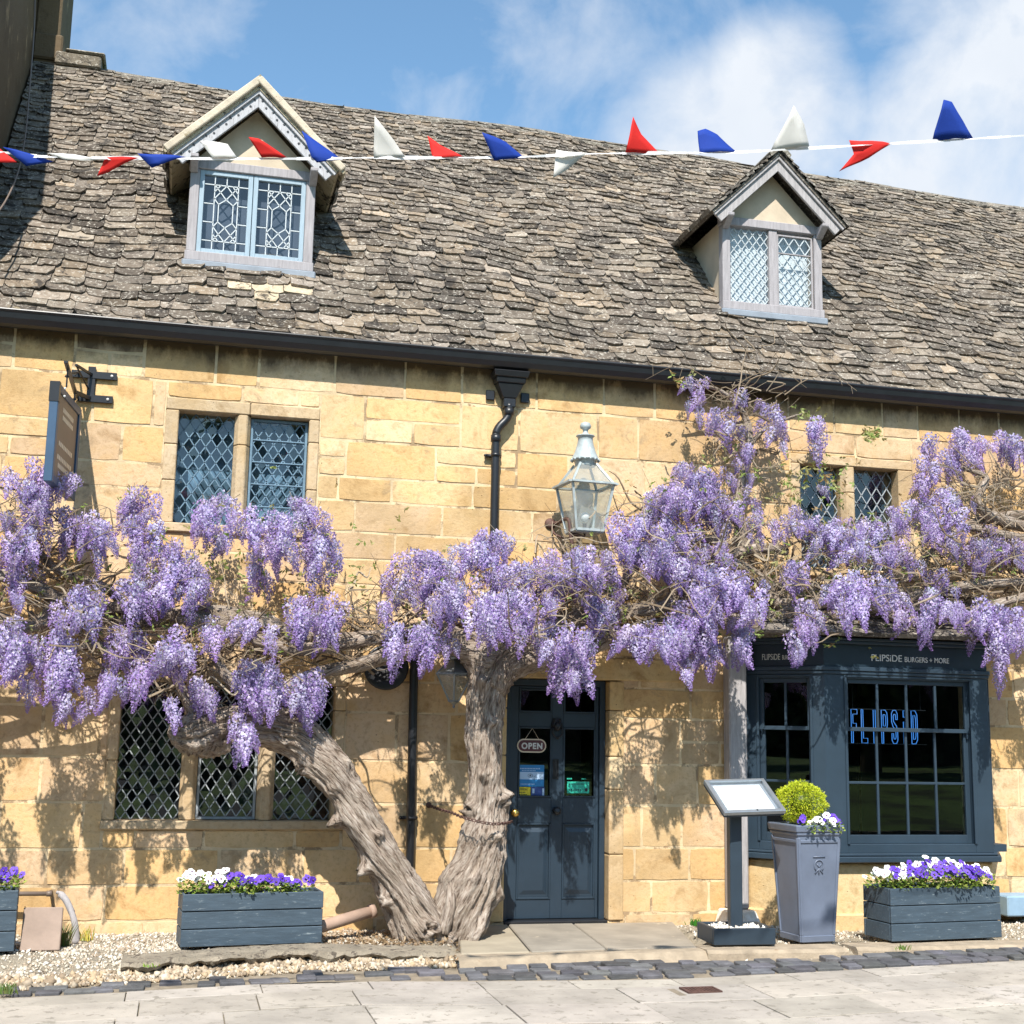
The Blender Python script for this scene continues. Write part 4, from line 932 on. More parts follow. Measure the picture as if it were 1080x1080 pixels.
# small hexagonal lantern under the branches, by the right trunk
l2 = at(478.5, 746, -.42)
L2 = empty('hanging_lantern', tuple(l2), 'small six sided zinc and glass lantern hanging under the branches beside the right trunk', 'lantern')
f = MB(); gl = MB(); c = Vector(l2); hexa = [(math.cos(PI/3*k+.3), math.sin(PI/3*k+.3)) for k in range(6)]
r0, r1, h0, h1 = .045, .165, .05, .27
for k in range(6):
    a, b = hexa[k], hexa[(k+1) % 6]
    P = lambda q, r, h: c+Vector((q[0]*r, q[1]*r, h))
    f.bar(P(a, r0, h0), P(a, r1, h1), .012, .012); f.bar(P(a, r1, h1), P(b, r1, h1), .014, .014, up=(0, 0, 1)); f.bar(P(a, r0, h0), P(b, r0, h0), .012, .012, up=(0, 0, 1)); f.bar(P(a, r1, h1), P(a, .05, h1+.12), .012, .012)
    gl.add([P(a, r0, h0), P(b, r0, h0), P(b, r1, h1), P(a, r1, h1)], [(0, 1, 2, 3)]); f.add([P(a, r1, h1+.004), P(b, r1, h1+.004), P(b, .05, h1+.12), P(a, .05, h1+.12)], [(0, 1, 2, 3)])
f.lathe([(.0, -.01), (.012, .0), (.008, .015), (.02, .03), (.045, .045), (.045, .05)], tuple(c), 10); f.lathe([(.05, .39), (.055, .41), (.03, .45), (.01, .47), (.01, .52)], tuple(c), 10)
f.build('frame', M['zinc'], L2); gl.build('glass', M['glasshex'], L2)
f = MB(); f.tube(bez([c+Vector((0, 0, .50)), c+Vector((0, .08, .58)), c+Vector((0, .3, .56)), Vector((c.x, -.0, c.z+.45))], 5), .012, 6); f.build('bracket', M['black'], L2)
# half-hidden black round wall bowl
dc = at(407, 704, -.08); bw = MB()
bw.lathe([(.0, .0), (.10, .01), (.165, .03), (.185, .05), (.19, .06), (.175, .062), (.0, .05)], n=28, T=Matrix.Translation((dc[0], -.03, dc[2]))@Matrix.Rotation(PI/2, 4, 'X'))
tag(bw.build('wall_disc', M['black'], smooth=True), 'round black disc fixed to the wall, half hidden behind the left branch', 'wall ornament')

# ------------------------------------------------------------------ WISTERIA
wis = empty('wisteria', (2.0, -.65, 0), 'old twin trunked wisteria in full lilac bloom trained along the front of the pub', 'wisteria')
from mathutils.noise import noise as pn, fractal
def limb(path, rad, n=36, sub=8, flute=.16, twist=1.2, knots=(), seed=0, name='trunk', lump=.10):
    P = bez(path, sub); k = len(P); rr = np.interp(np.linspace(0, len(rad)-1, k), range(len(rad)), rad)
    V, B, Fc = [], [], []; prev = None; acc = 0
    for i, p in enumerate(P):
        p = Vector(p); t = (Vector(P[min(i+1, k-1)])-Vector(P[max(i-1, 0)])).normalized()
        if i: acc += (Vector(P[i])-Vector(P[i-1])).length
        a = t.orthogonal().normalized() if prev is None else (prev-t*prev.dot(t)).normalized(); prev = a; b_ = t.cross(a)
        for j in range(n):
            an = 2*PI*j/n; tw = an+twist*acc
            ca, sa = math.cos(tw), math.sin(tw)
            fl = pn(Vector((ca*1.6+seed, sa*1.6, acc*.7)))*1.1-abs(pn(Vector((ca*3.5+seed, sa*3.5, acc*1.3))))*1.5-abs(pn(Vector((ca*8, sa*8+seed, acc*2.4))))*.7+.45+pn(Vector((ca*16, sa*16+seed, acc*6)))*.22
            r = rr[i]*(1+flute*fl+lump*pn(Vector((ca*.8, sa*.8+seed, acc*4)))); d = a*math.cos(an)+b_*math.sin(an); q = p+d*r
            for (kf, kd, kr, kh) in knots:
                kp = Vector(P[int(kf*(k-1))])+Vector(kd).normalized()*rr[int(kf*(k-1))]
                dd = (q-kp).length
                if dd < kr*2.2: e_k = math.exp(-(dd/kr)**2*1.6); q = q+d*(kh*e_k*(1+1.3*pn(q*24)+.6*pn(q*50))-kh*.9*math.exp(-(dd/(kr*.32))**2))
            V.append(tuple(q)); B.append((ca*.5+seed, sa*.5+acc*1.0, acc))
            B[-1] = (tw/(2*PI)*1.0, acc, seed)
    for i in range(k-1):
        for j in range(n): Fc.append((i*n+j, i*n+(j+1) % n, (i+1)*n+(j+1) % n, (i+1)*n+j))
    Fc.append(tuple(range(n-1, -1, -1))); Fc.append(tuple((k-1)*n+j for j in range(n)))
    me = bpy.data.meshes.new(name); me.from_pydata(V, [], Fc); ca_ = me.color_attributes.new('Bark', 'FLOAT_COLOR', 'POINT')
    arr = np.ones((len(V), 4), np.float32); 
    for i, v in enumerate(V):   # bark coordinates: around (as a circle, seamless) and along
        arr[i, :3] = (V[i][0], V[i][1], V[i][2])
    # use grain-aligned coords: offset from the axis (unrolled twist) plus slow along value
    idx = 0
    for i in range(k):
        for j in range(n):
            tw = B[idx][0]*2*PI; arr[idx, :3] = (math.cos(tw)*.35*rr[i]/.25, B[idx][1]*.9+seed, math.sin(tw)*.35*rr[i]/.25*5.6); idx += 1
    ca_.data.foreach_set('color', arr.ravel()); me.polygons.foreach_set('use_smooth', np.ones(len(Fc), bool)); me.update()
    return link(name, me, M['bark'], wis)
def W3(pts): return [tuple(at(x, y, Y)) for x, y, Y in pts]
lt = W3([(455, 1000, -.62), (444, 980, -.62), (424, 940, -.60), (396, 893, -.58), (372, 850, -.56), (345, 808, -.55), (312, 776, -.55), (272, 764, -.56), (236, 766, -.60), (205, 770, -.62)])
kl = [(.13, (.2, -1, 0), .09, .10), (.22, (-1, -.5, -.2), .07, .09), (.30, (-1, -.3, -.3), .06, .10), (.36, (.3, -1, .2), .05, .06), (.43, (-1, -.2, -.4), .07, .11), (.50, (-.6, -1, -.3), .05, .06), (.54, (.8, -.9, .5), .05, .05), (.60, (-.8, -.3, -.8), .08, .09), (.70, (-.2, -1, -.4), .06, .06), (.09, (1, -1, 0), .06, .05), (.80, (0, -.6, -1), .07, .07)]
limb(lt, [.27, .215, .168, .148, .145, .148, .155, .14, .135, .10], n=88, sub=18, knots=kl, seed=3, twist=.9, flute=.24, lump=.22)
rt = W3([(484, 1000, -.62), (486, 975, -.62), (498, 935, -.6), (508, 890, -.58), (512, 850, -.56), (512, 805, -.55), (510, 765, -.54), (512, 730, -.54), (520, 705, -.52), (532, 690, -.5)])
kr_ = [(.47, (.9, -.6, 0), .08, .09), (.36, (.3, -1, 0), .06, .07), (.26, (-.3, -1, 0), .06, .06), (.44, (-1, -.4, 0), .09, .08), (.53, (-.2, -1, 0), .06, .05), (.68, (.3, -1, 0), .05, .05), (.20, (1, -.5, 0), .07, .05), (.82, (-.6, -1, 0), .06, .06)]
limb(rt, [.17, .215, .225, .180, .150, .142, .138, .142, .168, .18], n=88, sub=18, knots=kr_, seed=9, twist=-.8, flute=.25, lump=.24)
# burl at the end of the left trunk
blm = W3([(240, 770, -.60), (215, 772, -.64), (192, 772, -.66), (178, 768, -.66)])
limb(blm, [.12, .17, .14, .04], n=56, sub=16, seed=21, flute=.42, twist=2.5, name='burl', lump=.5)
# dead flat strip / offshoot at the base of the left trunk
limb(W3([(470, 990, -.75), (455, 962, -.78), (436, 935, -.74), (424, 915, -.66)]), [.05, .035, .03, .015], n=10, sub=6, seed=30, name='branch', flute=.4)
limb(W3([(466, 985, -.82), (474, 960, -.8), (478, 925, -.68), (492, 905, -.6)]), [.05, .045, .035, .02], n=12, sub=6, seed=33, name='branch', flute=.4)
BR = [
 # right fork and arms
 ([(514, 725, -.53), (530, 703, -.5), (552, 697, -.48), (575, 695, -.45), (605, 690, -.42), (650, 672, -.4), (705, 660, -.4), (760, 655, -.42), (800, 660, -.45)], [.15, .15, .12, .095, .085, .08, .075, .07, .06]),
 ([(530, 695, -.48), (560, 675, -.45), (600, 655, -.42), (650, 645, -.42), (700, 640, -.42), (740, 618, -.4), (765, 590, -.38), (800, 578, -.4), (830, 582, -.38)], [.14, .10, .08, .07, .06, .06, .05, .05, .04]),
 ([(700, 640, -.42), (735, 600, -.42), (762, 575, -.45), (740, 568, -.4), (712, 576, -.4)], [.05, .05, .045, .035, .02]),
 ([(765, 590, -.4), (800, 610, -.42), (825, 640, -.45), (870, 650, -.5), (930, 640, -.5), (1000, 620, -.5), (1110, 612, -.5), (1200, 606, -.45)], [.06, .055, .05, .05, .045, .045, .04, .012]),
 ([(800, 660, -.45), (850, 640, -.5), (900, 632, -.55), (960, 655, -.55), (1020, 645, -.6), (1110, 625, -.6), (1190, 640, -.5)], [.06, .05, .045, .045, .04, .035, .01]),
 ([(790, 585, -.4), (778, 545, -.35), (784, 505, -.3), (790, 470, -.25), (786, 440, -.22), (760, 412, -.25), (722, 405, -.3)], [.05, .045, .04, .035, .03, .018, .008]),
 ([(790, 470, -.25), (810, 450, -.3), (835, 440, -.35), (850, 435, -.4)], [.025, .018, .012, .006]),
 ([(1200, 575, -.4), (1130, 566, -.4), (1060, 550, -.4), (1030, 530, -.4), (1040, 505, -.35), (1020, 495, -.35), (990, 490, -.35)], [.012, .045, .055, .045, .03, .022, .012]),
 ([(1180, 530, -.3), (1120, 538, -.3), (1070, 545, -.3), (1040, 548, -.3), (1000, 560, -.35)], [.012, .04, .05, .04, .02]),
 ([(1190, 590, -.45), (1130, 575, -.45), (1060, 565, -.45), (1020, 556, -.4), (990, 575, -.4), (960, 600, -.45)], [.01, .04, .045, .035, .03, .015]),
 # left fork and arms
 ([(515, 700, -.52), (490, 682, -.52), (455, 678, -.5), (420, 688, -.48), (380, 700, -.46), (345, 708, -.5), (312, 722, -.52), (290, 740, -.54), (282, 758, -.56)], [.19, .13, .09, .07, .06, .055, .06, .08, .12]),
 ([(500, 690, -.5), (460, 665, -.46), (420, 668, -.42), (370, 675, -.42), (320, 672, -.42), (270, 655, -.42), (215, 648, -.42), (150, 655, -.42), (80, 640, -.42), (20, 612, -.42), (-40, 600, -.42)], [.11, .08, .065, .06, .065, .07, .07, .065, .06, .05, .04]),
 ([(400, 672, -.46), (340, 682, -.48), (290, 682, -.5), (240, 662, -.48), (190, 650, -.5), (130, 640, -.5), (60, 655, -.5), (-30, 680, -.5)], [.05, .05, .055, .06, .055, .05, .045, .04]),
 ([(280, 760, -.6), (262, 735, -.62), (240, 715, -.6), (228, 690, -.55), (222, 665, -.5)], [.10, .05, .04, .035, .03]),
 ([(215, 765, -.62), (196, 735, -.6), (185, 712, -.6), (160, 690, -.55), (110, 680, -.55), (50, 690, -.55), (-30, 700, -.5)], [.09, .04, .035, .03, .028, .025, .02]),
 ([(150, 655, -.42), (110, 620, -.4), (60, 600, -.4), (20, 560, -.4), (-20, 530, -.4)], [.04, .035, .03, .025, .02]),
 ([(60, 640, -.45), (30, 660, -.5), (-10, 650, -.5), (-40, 650, -.5)], [.05, .05, .05, .05]),
 ([(515, 700, -.5), (500, 670, -.48), (488, 645, -.45), (470, 625, -.45)], [.09, .05, .035, .02]),
 ([(535, 690, -.5), (545, 660, -.48), (560, 635, -.5), (580, 610, -.5)], [.08, .05, .03, .02]),
 ([(650, 648, -.42), (660, 610, -.45), (690, 580, -.45), (710, 545, -.45)], [.04, .03, .025, .015]),
]
for i, (p, r) in enumerate(BR): limb(W3([(a, b, Y-.02) for a, b, Y in p]), r, n=14 if max(r) < .1 else 24, sub=7, seed=50+i*3.1, name='branch', flute=.2, twist=3, lump=.3)
# blossom regions: (px, py, rx, ry)
BL = [(45,525,45,33),(20,580,28,38),(20,612,22,16),(75,562,40,20),(148,562,28,42),(104,572,20,24),(170,600,35,28),(230,562,24,38),(262,560,20,20),(315,570,36,40),(335,600,26,45),(281,607,25,28),(193,629,32,35),(137,636,30,22),(81,647,30,22),(100,621,15,12),(18,640,14,12),(322,655,25,22),(352,655,20,22),(226,673,17,18),(270,673,24,18),(15,690,24,32),(32,690,14,20),(67,700,15,36),(130,688,26,24),(185,695,22,28),(152,725,12,28),(111,732,14,18),(30,732,12,18),(67,728,18,38),(89,743,12,18),(118,732,14,18),(181,748,10,14),(185,706,12,12),(218,734,18,20),(270,735,28,38),(255,772,13,24),(322,735,22,33),
 (414,627,26,18),(440,620,25,32),(473,612,25,38),(518,600,30,38),(540,627,15,28),(543,652,28,24),(510,656,28,22),(470,640,25,20),(407,640,14,14),(421,684,14,20),(447,688,14,26),(477,684,13,13),(592,690,34,26),(602,712,22,20),(570,612,30,24),(600,612,24,22),(622,603,28,22),(662,574,28,26),(695,542,26,22),(673,590,26,24),(710,582,34,38),(729,527,28,28),(629,650,22,20),(681,684,30,22),(725,672,28,38),(577,641,18,14),(650,625,20,14),
 (735,408,16,10),(780,419,14,14),(735,434,14,17),(761,450,18,20),(784,476,13,22),(806,430,10,10),(813,454,17,20),(824,475,8,12),(861,464,17,20),(720,502,12,14),(772,504,16,13),(791,512,15,12),
 (702,537,24,20),(740,537,30,28),(772,556,34,26),(702,592,28,34),(754,614,44,34),(795,570,15,14),(838,552,16,14),(860,562,24,18),(891,566,28,18),(917,560,14,12),(872,577,28,20),(902,580,28,20),(868,516,10,7),(939,560,24,18),(969,545,20,17),(935,584,30,15),(998,560,28,38),(1015,582,16,14),(998,490,32,28),(976,510,14,22),(1028,484,25,18),(1063,478,24,22),(1028,530,8,8),(1050,582,28,24),(1074,597,14,18),(1039,600,20,16),(791,641,25,30),(754,634,24,24),(784,675,18,24),(724,667,16,24),(739,684,24,20),(702,684,16,18),(835,618,18,20),(847,668,22,25),(898,647,22,28),(935,640,20,20),(947,655,12,18),(984,625,22,20),(976,665,22,25),(1006,654,12,18),(1024,665,20,28),(1054,682,13,34),(1072,675,14,30),(1035,572,16,12),(880,640,12,18),(960,600,18,12),(1105,500,26,24),(1150,520,26,26),(1118,590,30,26),(1165,600,28,28),(1115,650,26,32),(1165,660,26,30),(1200,570,20,22),(-45,540,34,32),(-60,600,34,30),(-50,660,34,34),(-60,710,26,26),(820,560,14,14),(1054,712,11,18),(722,708,10,16),(846,690,14,12),(603,722,16,10),(255,785,9,10),(67,748,12,12)]
def raceme(seed):
    r_ = np.random.default_rng(seed); L = r_.uniform(.20, .29); n = int(175*L/.24); V, Q, C = [], [], []; bend = r_.uniform(-.03, .03, 2)
    def axis(t): return np.array([bend[0]*math.sin(t*1.8), bend[1]*math.sin(t*1.8), -L*t])
    wmax = r_.uniform(.060, .082); fade = r_.uniform(.0, 1.0)
    for i in range(n):
        t = ((i+r_.random())/n)**.9; an = i*2.399+r_.normal(0, .3)
        rad = wmax*(min(1, .55+t*3.0))*(1-max(0, t-.2)/.8*.90)*r_.uniform(.45, 1.28)
        o = np.array([math.cos(an), math.sin(an), 0]); c = axis(t)+o*rad+np.array([0, 0, .012*(1-t)+r_.normal(0, .006)])
        s = (.0165-.0095*max(0, t-.3)/.7)*r_.uniform(.8, 1.15)
        up = np.array([0, 0, 1.0])*.8+o*.35+r_.normal(0, .25, 3); up /= np.linalg.norm(up); side = np.cross(up, o); side /= np.linalg.norm(side)+1e-9; out = np.cross(side, up)
        k = len(V)
        # banner petal, folded along its middle
        V += [c-side*s*.85+out*s*.25, c-up*s*.55, c+side*s*.85+out*s*.25, c+up*s*.95]
        Q += [(k, k+1, k+3, k+3), (k+1, k+2, k+3, k+3)]
        u = r_.random(); young = max(0, (t-.5)*2)
        pale = np.array([.76, .70, .92])*(1-u*.25); mid = np.array([.55, .43, .79]); dk = np.array([.35, .21, .55])
        base = pale*(1-young)*(.35+.65*fade)+mid*((1-young)*(.65-.65*fade))+dk*young
        if u > .8: base = base*.5+np.array([.86, .84, .95])*.5
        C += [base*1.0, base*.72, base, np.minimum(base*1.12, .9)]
        # keel
        k = len(V); kc = c+out*s*.35-up*s*.25; dkc = np.array([.40, .25, .62])*r_.uniform(.8, 1.3)
        V += [kc-side*s*.30-up*s*.2, kc+out*s*.8+up*s*.1, kc+side*s*.30-up*s*.2, kc+up*s*.35]; Q += [(k, k+1, k+3, k+3), (k+1, k+2, k+3, k+3)]; C += [dkc]*4
    V = np.array(V); Q = np.array([q[:3] for q in Q]); C = np.array(C)
    # stalk
    return V, Q, C
NV = 10; RAC = [raceme(100+i) for i in range(NV)]
place = []
for (px, py, rx, ry) in BL:
    A = PI*rx*ry; n = max(2, int(A/(170 if px < 380 else 142)+.5)); dep = (-.52 if py < 630 else -.84)-random.uniform(-.12, .28)
    if py < 520 and px > 700: dep = -.33
    for i in range(n):
        for _ in range(12):
            u, v = random.uniform(-1, 1), random.uniform(-1, 1)
            if u*u+v*v < 1: break
        x = px+u*(rx-5); ln = min(34, ry*1.2); yt = py+v*ry*.75-ln*.52
        if 870 < px < 1010 and 636 < py < 670: yt -= 9
        Y = dep+random.gauss(0, .10)-.08*v; Y = min(Y, -.14); sc = random.uniform(.60, .98)*(.8 if ry < 20 else 1.0)
        if ry < 14: sc *= .8
        if py > 645: sc *= 1.12
        p = at(x, yt, Y); place.append((p, sc, random.uniform(0, 6.28), random.gauss(0, .30), random.gauss(0, .30), random.randrange(NV)))
# distribution in front (nearest the camera, largest) first
place.sort(key=lambda q: q[0][1]-q[1]*.3)
def rmat(p, sc, rz, rx, ry): return Matrix.Translation(p.tolist())@Matrix.Rotation(rx, 4, 'X')@Matrix.Rotation(ry, 4, 'Y')@Matrix.Rotation(rz, 4, 'Z')@Matrix.Diagonal((sc, sc, sc*1.05, 1))
protos = []
for i in range(NV):
    V, Q, C = RAC[i]; o = np_mesh('flower_cluster', V, Q, C, M['petal'], wis); protos.append(o)
used = set(); NI = 100; cnt = 0; rest = []
for (p, sc, rz, rx, ry, vi) in place:
    if cnt < NI:
        if vi not in used: o = protos[vi]; used.add(vi)
        else: o = protos[vi].copy(); COL.objects.link(o); o.parent = wis
        o.matrix_parent_inverse = Matrix.Translation((-2.0, .65, 0)); o.matrix_basis = rmat(p, sc, rz, rx, ry); cnt += 1
    else: rest.append((p, sc, rz, rx, ry, vi))
VV, QQ, CC = [], [], []; off = 0
for (p, sc, rz, rx, ry, vi) in rest:
    V, Q, C = RAC[vi]; m_ = np.array(rmat(p, sc, rz, rx, ry)); VV.append(V@m_[:3, :3].T+m_[:3, 3]); QQ.append(Q+off); off += len(V)
    k = random.uniform(.82, 1.1); CC.append(np.minimum(C*np.array([k*random.uniform(.93, 1.05), k*random.uniform(.95, 1.03), k]), .92))
tag(np_mesh('blossom', np.concatenate(VV), np.concatenate(QQ), np.concatenate(CC), M['petal'], wis), kind='stuff')
print('racemes', len(place), 'tris', sum(len(q) for q in QQ))
# stalks and twigs
tw = MB(); BC = [(.20, .15, .10), (.26, .20, .14), (.15, .11, .075), (.32, .26, .19)]
for (p, sc, rz, rx, ry, vi) in place:
    b = p+np.array([random.gauss(0, .03), .02, random.uniform(.02, .07)]); tw.tube([p-[0, 0, .15*sc], p, b], [.0015, .0025, .003], 3, random.choice(BC), caps=False)
bl = [(x, y, rx, ry) for x, y, rx, ry in BL]
TZ = [(60,660,70,30),(150,660,70,30),(240,680,80,35),(330,690,60,25),(400,660,40,30),(460,655,40,30),(540,670,50,25),(600,650,50,28),(650,650,50,28),(700,650,40,30),(760,600,50,45),(800,600,40,50),(850,620,50,35),(920,610,60,30),(1000,610,60,30),(1050,620,40,30),(880,655,50,25),(1040,520,40,30),(1060,560,30,25),(785,440,25,50),(50,600,50,40),(100,690,60,30),(200,720,50,25),(30,560,40,30),(620,600,50,35),(700,560,50,35)]
for i in range(1700):
    x, y, rx, ry = random.choice(TZ); c0 = at(x+random.gauss(0, rx*.6), y+random.gauss(0, ry*.55), (random.uniform(-1.15, -.7) if random.random() < .12 else random.uniform(-.62, -.12)))
    L = random.uniform(.12, .55); d = np.array([random.gauss(0, 1), random.gauss(-.1, .4), random.gauss(.15, .5)]); d /= np.linalg.norm(d); d[2] = max(d[2], -.25); d *= L
    k = np.array([random.gauss(0, .06), random.gauss(0, .04), random.gauss(0, .06)]); r = random.choice([.003, .004, .005, .008, .012]); pts = bez([c0, c0+d*.35+k, c0+d*.7-k*.4, c0+d+k*.5], 3)
    for p in pts: p[1] = min(p[1], -.03)
    tw.tube(pts, list(np.linspace(r, r*.35, len(pts))), 4, random.choice(BC), caps=False)
for i in range(70):   # new whippy shoots arching out in front, each with side twigs
    x, y, rx, ry = random.choice(TZ); c0 = at(x+random.gauss(0, rx*.6), y-15+random.gauss(0, ry*.4), random.uniform(-1.0, -.6)); sg_ = random.choice((-1, 1))
    L = random.uniform(.4, .8); pts = bez([c0, c0+np.array([sg_*L*.3, -.06, L*.22]), c0+np.array([sg_*L*.65, -.12, L*.28]), c0+np.array([sg_*L, -.10, L*.10])], 4); tw.tube(pts, list(np.linspace(.006, .002, len(pts))), 4, random.choice(BC), caps=False)
    for q in pts[3::2]: tw.tube([q, q+np.array([random.gauss(0, .08), random.gauss(-.03, .05), random.gauss(.02, .09)])], [.003, .0015], 3, random.choice(BC), caps=False)
tag(tw.build('twigs', m_vcol('twig_bark', .9), wis), kind='stuff')
# young bronze-green leaves
lv, lq, lcv = [], [], []
def leafadd(c, size, d, up, col):
    s = np.cross(d, up); s /= np.linalg.norm(s)+1e-9; k = len(lv)
    lv.extend([c, c+d*size*.5+s*size*.2, c+d*size, c+d*size*.5-s*size*.2]); lq.append((k, k+1, k+2, k+3)); lcv.extend([col]*4)
LZ = [(918, 458, 10, 6, 30), (855, 500, 30, 14, 40), (830, 515, 14, 10, 20), (880, 505, 16, 12, 25), (700, 530, 30, 30, 20), (760, 500, 25, 40, 40), (850, 436, 12, 6, 14), (990, 540, 30, 30, 20), (600, 630, 300, 50, 330), (180, 620, 200, 70, 330), (900, 590, 170, 60, 330), (805, 640, 12, 8, 14), (310, 550, 12, 8, 12), (720, 398, 12, 6, 14)]
for x, y, rx, ry, n in LZ:
    for _ in range(n):
        c = at(x+random.gauss(0, rx*.6), y+random.gauss(0, ry*.6), random.uniform(-.85, -.3)); col = random.choice([(.28, .26, .08), (.24, .30, .08), (.30, .20, .08), (.35, .34, .14), (.20, .27, .06)])
        base = np.array([random.gauss(0, 1), random.gauss(-.3, .6), random.gauss(-.3, .6)]); base /= np.linalg.norm(base)
        for k in range(5):
            d = base+np.random.normal(0, .5, 3); d /= np.linalg.norm(d); leafadd(c+base*.012*k, random.uniform(.03, .055), d, np.random.normal(0, 1, 3), col)
np_mesh('young_leaves', np.array(lv), np.array(lq), np.array(lcv), M['leaf'], wis)

# chain round the right trunk, fixed to the wall
ch = MB(); cp_ = [at(452, 849, -.02), at(462, 853, -.25), at(476, 857, -.55), at(488, 862, -.78), at(503, 866, -.86), at(520, 869, -.86), at(534, 868, -.7), at(540, 866, -.45)]
P = bez(cp_, 10); acc = [0]
for i in range(1, len(P)): acc.append(acc[-1]+np.linalg.norm(P[i]-P[i-1]))
n = int(acc[-1]/.033); 
for i in range(n):
    s0 = (i+.5)*acc[-1]/n; p = np.array([np.interp(s0, acc, [q[k] for q in P]) for k in range(3)]); q = np.array([np.interp(min(s0+.01, acc[-1]), acc, [w[k] for w in P]) for k in range(3)]); t = Vector((q-p).tolist()).normalized() if np.linalg.norm(q-p) > 1e-6 else Vector((1, 0, 0))
    u = t.orthogonal().normalized(); w_ = t.cross(u); 
    if i % 2: u = w_
    lk = [Vector(p.tolist())+t*.024*math.cos(a)+u*.012*math.sin(a) for a in np.linspace(0, 2*PI, 11)]
    ch.tube(lk, .0038, 5, caps=False)
ch.lathe([(.025, 0), (.025, .01), (0, .012)], n=10, T=Matrix.Translation(tuple(at(452, 849, -.0)))@Matrix.Rotation(PI/2, 4, 'X'))
tag(ch.build('chain', M['rust'], smooth=True), 'rusty iron chain tying the right wisteria trunk to the wall', 'chain')

# ------------------------------------------------------------------ ground
def zpav(x): return -.105+.012*(x-2.3)
def line_y(pxs):  # world Y of the sett line (front edge) as function of x
    return [atz(px, py, zpav(at(px, py, -1.8)[0])) for px, py in pxs]
FE = line_y([(-60, 1055), (43, 1050), (200, 1042), (333, 1034), (540, 1034), (700, 1032), (860, 1024), (1080, 1012), (1250, 1003)])
fx = [p[0] for p in FE]; fy = [p[1] for p in FE]
def fronty(x): return float(np.interp(x, fx, fy))
gr = MB(); nxg = 40
for i in range(nxg):
    xa, xb = -8+i*.6, -8+(i+1)*.6
    def zz(x): return zpav(min(max(x, -3), 9))-.02
    gr.add([(xa, -5.2, zz(xa)), (xb, -5.2, zz(xb)), (xb, 0.02, zz(xb)), (xa, 0.02, zz(xa))], [(0, 1, 2, 3)])
tag(gr.build('pavement_base', M['joint']), kind='structure')
# slabs
slb = MB(); rows = [-.06, .34, .52, .5, .55, .5, .5]; yoff = 0
def slab_edges():
    d = 0.0; out = []
    for h in (.30, .50, .56, .50, .56, .50, .56): out.append((d, d+h)); d += h
    return out
for ri, (d0, d1) in enumerate(slab_edges()):
    x = -8+random.uniform(0, .4); 
    while x < 14:
        w = random.choice([.62, .74, .86, .72, .9]); k = random.uniform(.84, 1.06); g_ = .004
        for _ in (0,):
            xa, xb = x+g_, x+w-g_; ya = lambda xx: fronty(xx)-.02-d0-g_; yb = lambda xx: max(-5.15, fronty(xx)-.02-d1+g_)
            clampx = lambda xx: min(max(xx, -3), 9)
            dzr = random.gauss(0, .002); zt_ = lambda xx: zpav(clampx(xx))+dzr
            v = [(xa, yb(xa), zt_(xa)), (xb, yb(xb), zt_(xb)), (xb, ya(xb), zt_(xb)), (xa, ya(xa), zt_(xa))]; v += [(a, b, c-.03) for a, b, c in v]
            slb.add(v, [(0, 1, 2, 3), (0, 4, 5, 1), (1, 5, 6, 2), (2, 6, 7, 3), (3, 7, 4, 0)], (k, k*random.uniform(.98, 1.0), k*random.uniform(.95, 1.0)))
        x += w
tag(slb.build('pavement', M['slab'], bevel=.003), kind='structure')
# setts
stt = MB(); sj = MB()
BE = line_y([(-60, 1049), (43, 1044), (200, 1034), (333, 1025), (440, 1023), (500, 1020), (600, 1016.5), (748, 1018), (900, 1011), (1080, 1002), (1250, 995)])
def sdepth(x): return max(.1, float(np.interp(x, [p[0] for p in BE], [p[1] for p in BE]))-fronty(x))
x = -3
while x < 10:
    w = random.uniform(.13, .22); dpt = sdepth(x); nrow = max(1, round(dpt/.125))
    for r in range(nrow):
        jx = random.uniform(-.03, .03)+(.06 if r % 2 else 0); a, b = fronty(x)+dpt*r/nrow+.011, fronty(x)+dpt*(r+1)/nrow-.011; k = random.uniform(.6, 1.4)
        z = zpav(x)+random.uniform(.008, .022)+.02*r/nrow; j = lambda: random.uniform(-.008, .008)
        if (x < 1.9 and random.random() < .35) or random.random() < .05: continue
        v = [(x+jx+.006+j(), a+j(), z), (x+jx+w-.008+j(), a+j(), z), (x+jx+w-.008+j(), b+j(), z+.004), (x+jx+.006+j(), b+j(), z+.004)]; v += [(p, q, s-.04) for p, q, s in v]
        stt.add(v, [(0, 1, 2, 3), (0, 4, 5, 1), (1, 5, 6, 2), (2, 6, 7, 3), (3, 7, 4, 0)], (k, k*random.uniform(.95, 1.02), k*random.uniform(.95, 1.1)))
    x += w
tag(stt.build('sett_edging', M['sett'], bevel=.008, seg=2), kind='structure')
# joint bed under the setts
for i in range(50):
    xa = -3+i*.26; xb = xa+.26
    sj.add([(xa, fronty(xa)-.018, zpav(xa)-.006), (xb, fronty(xb)-.018, zpav(xb)-.006), (xb, fronty(xb)+sdepth(xb)+.25, zpav(xb)+.002), (xa, fronty(xa)+sdepth(xa)+.25, zpav(xa)+.002)], [(0, 1, 2, 3)])
tag(sj.build('sett_bed', M['settsand']), kind='structure')
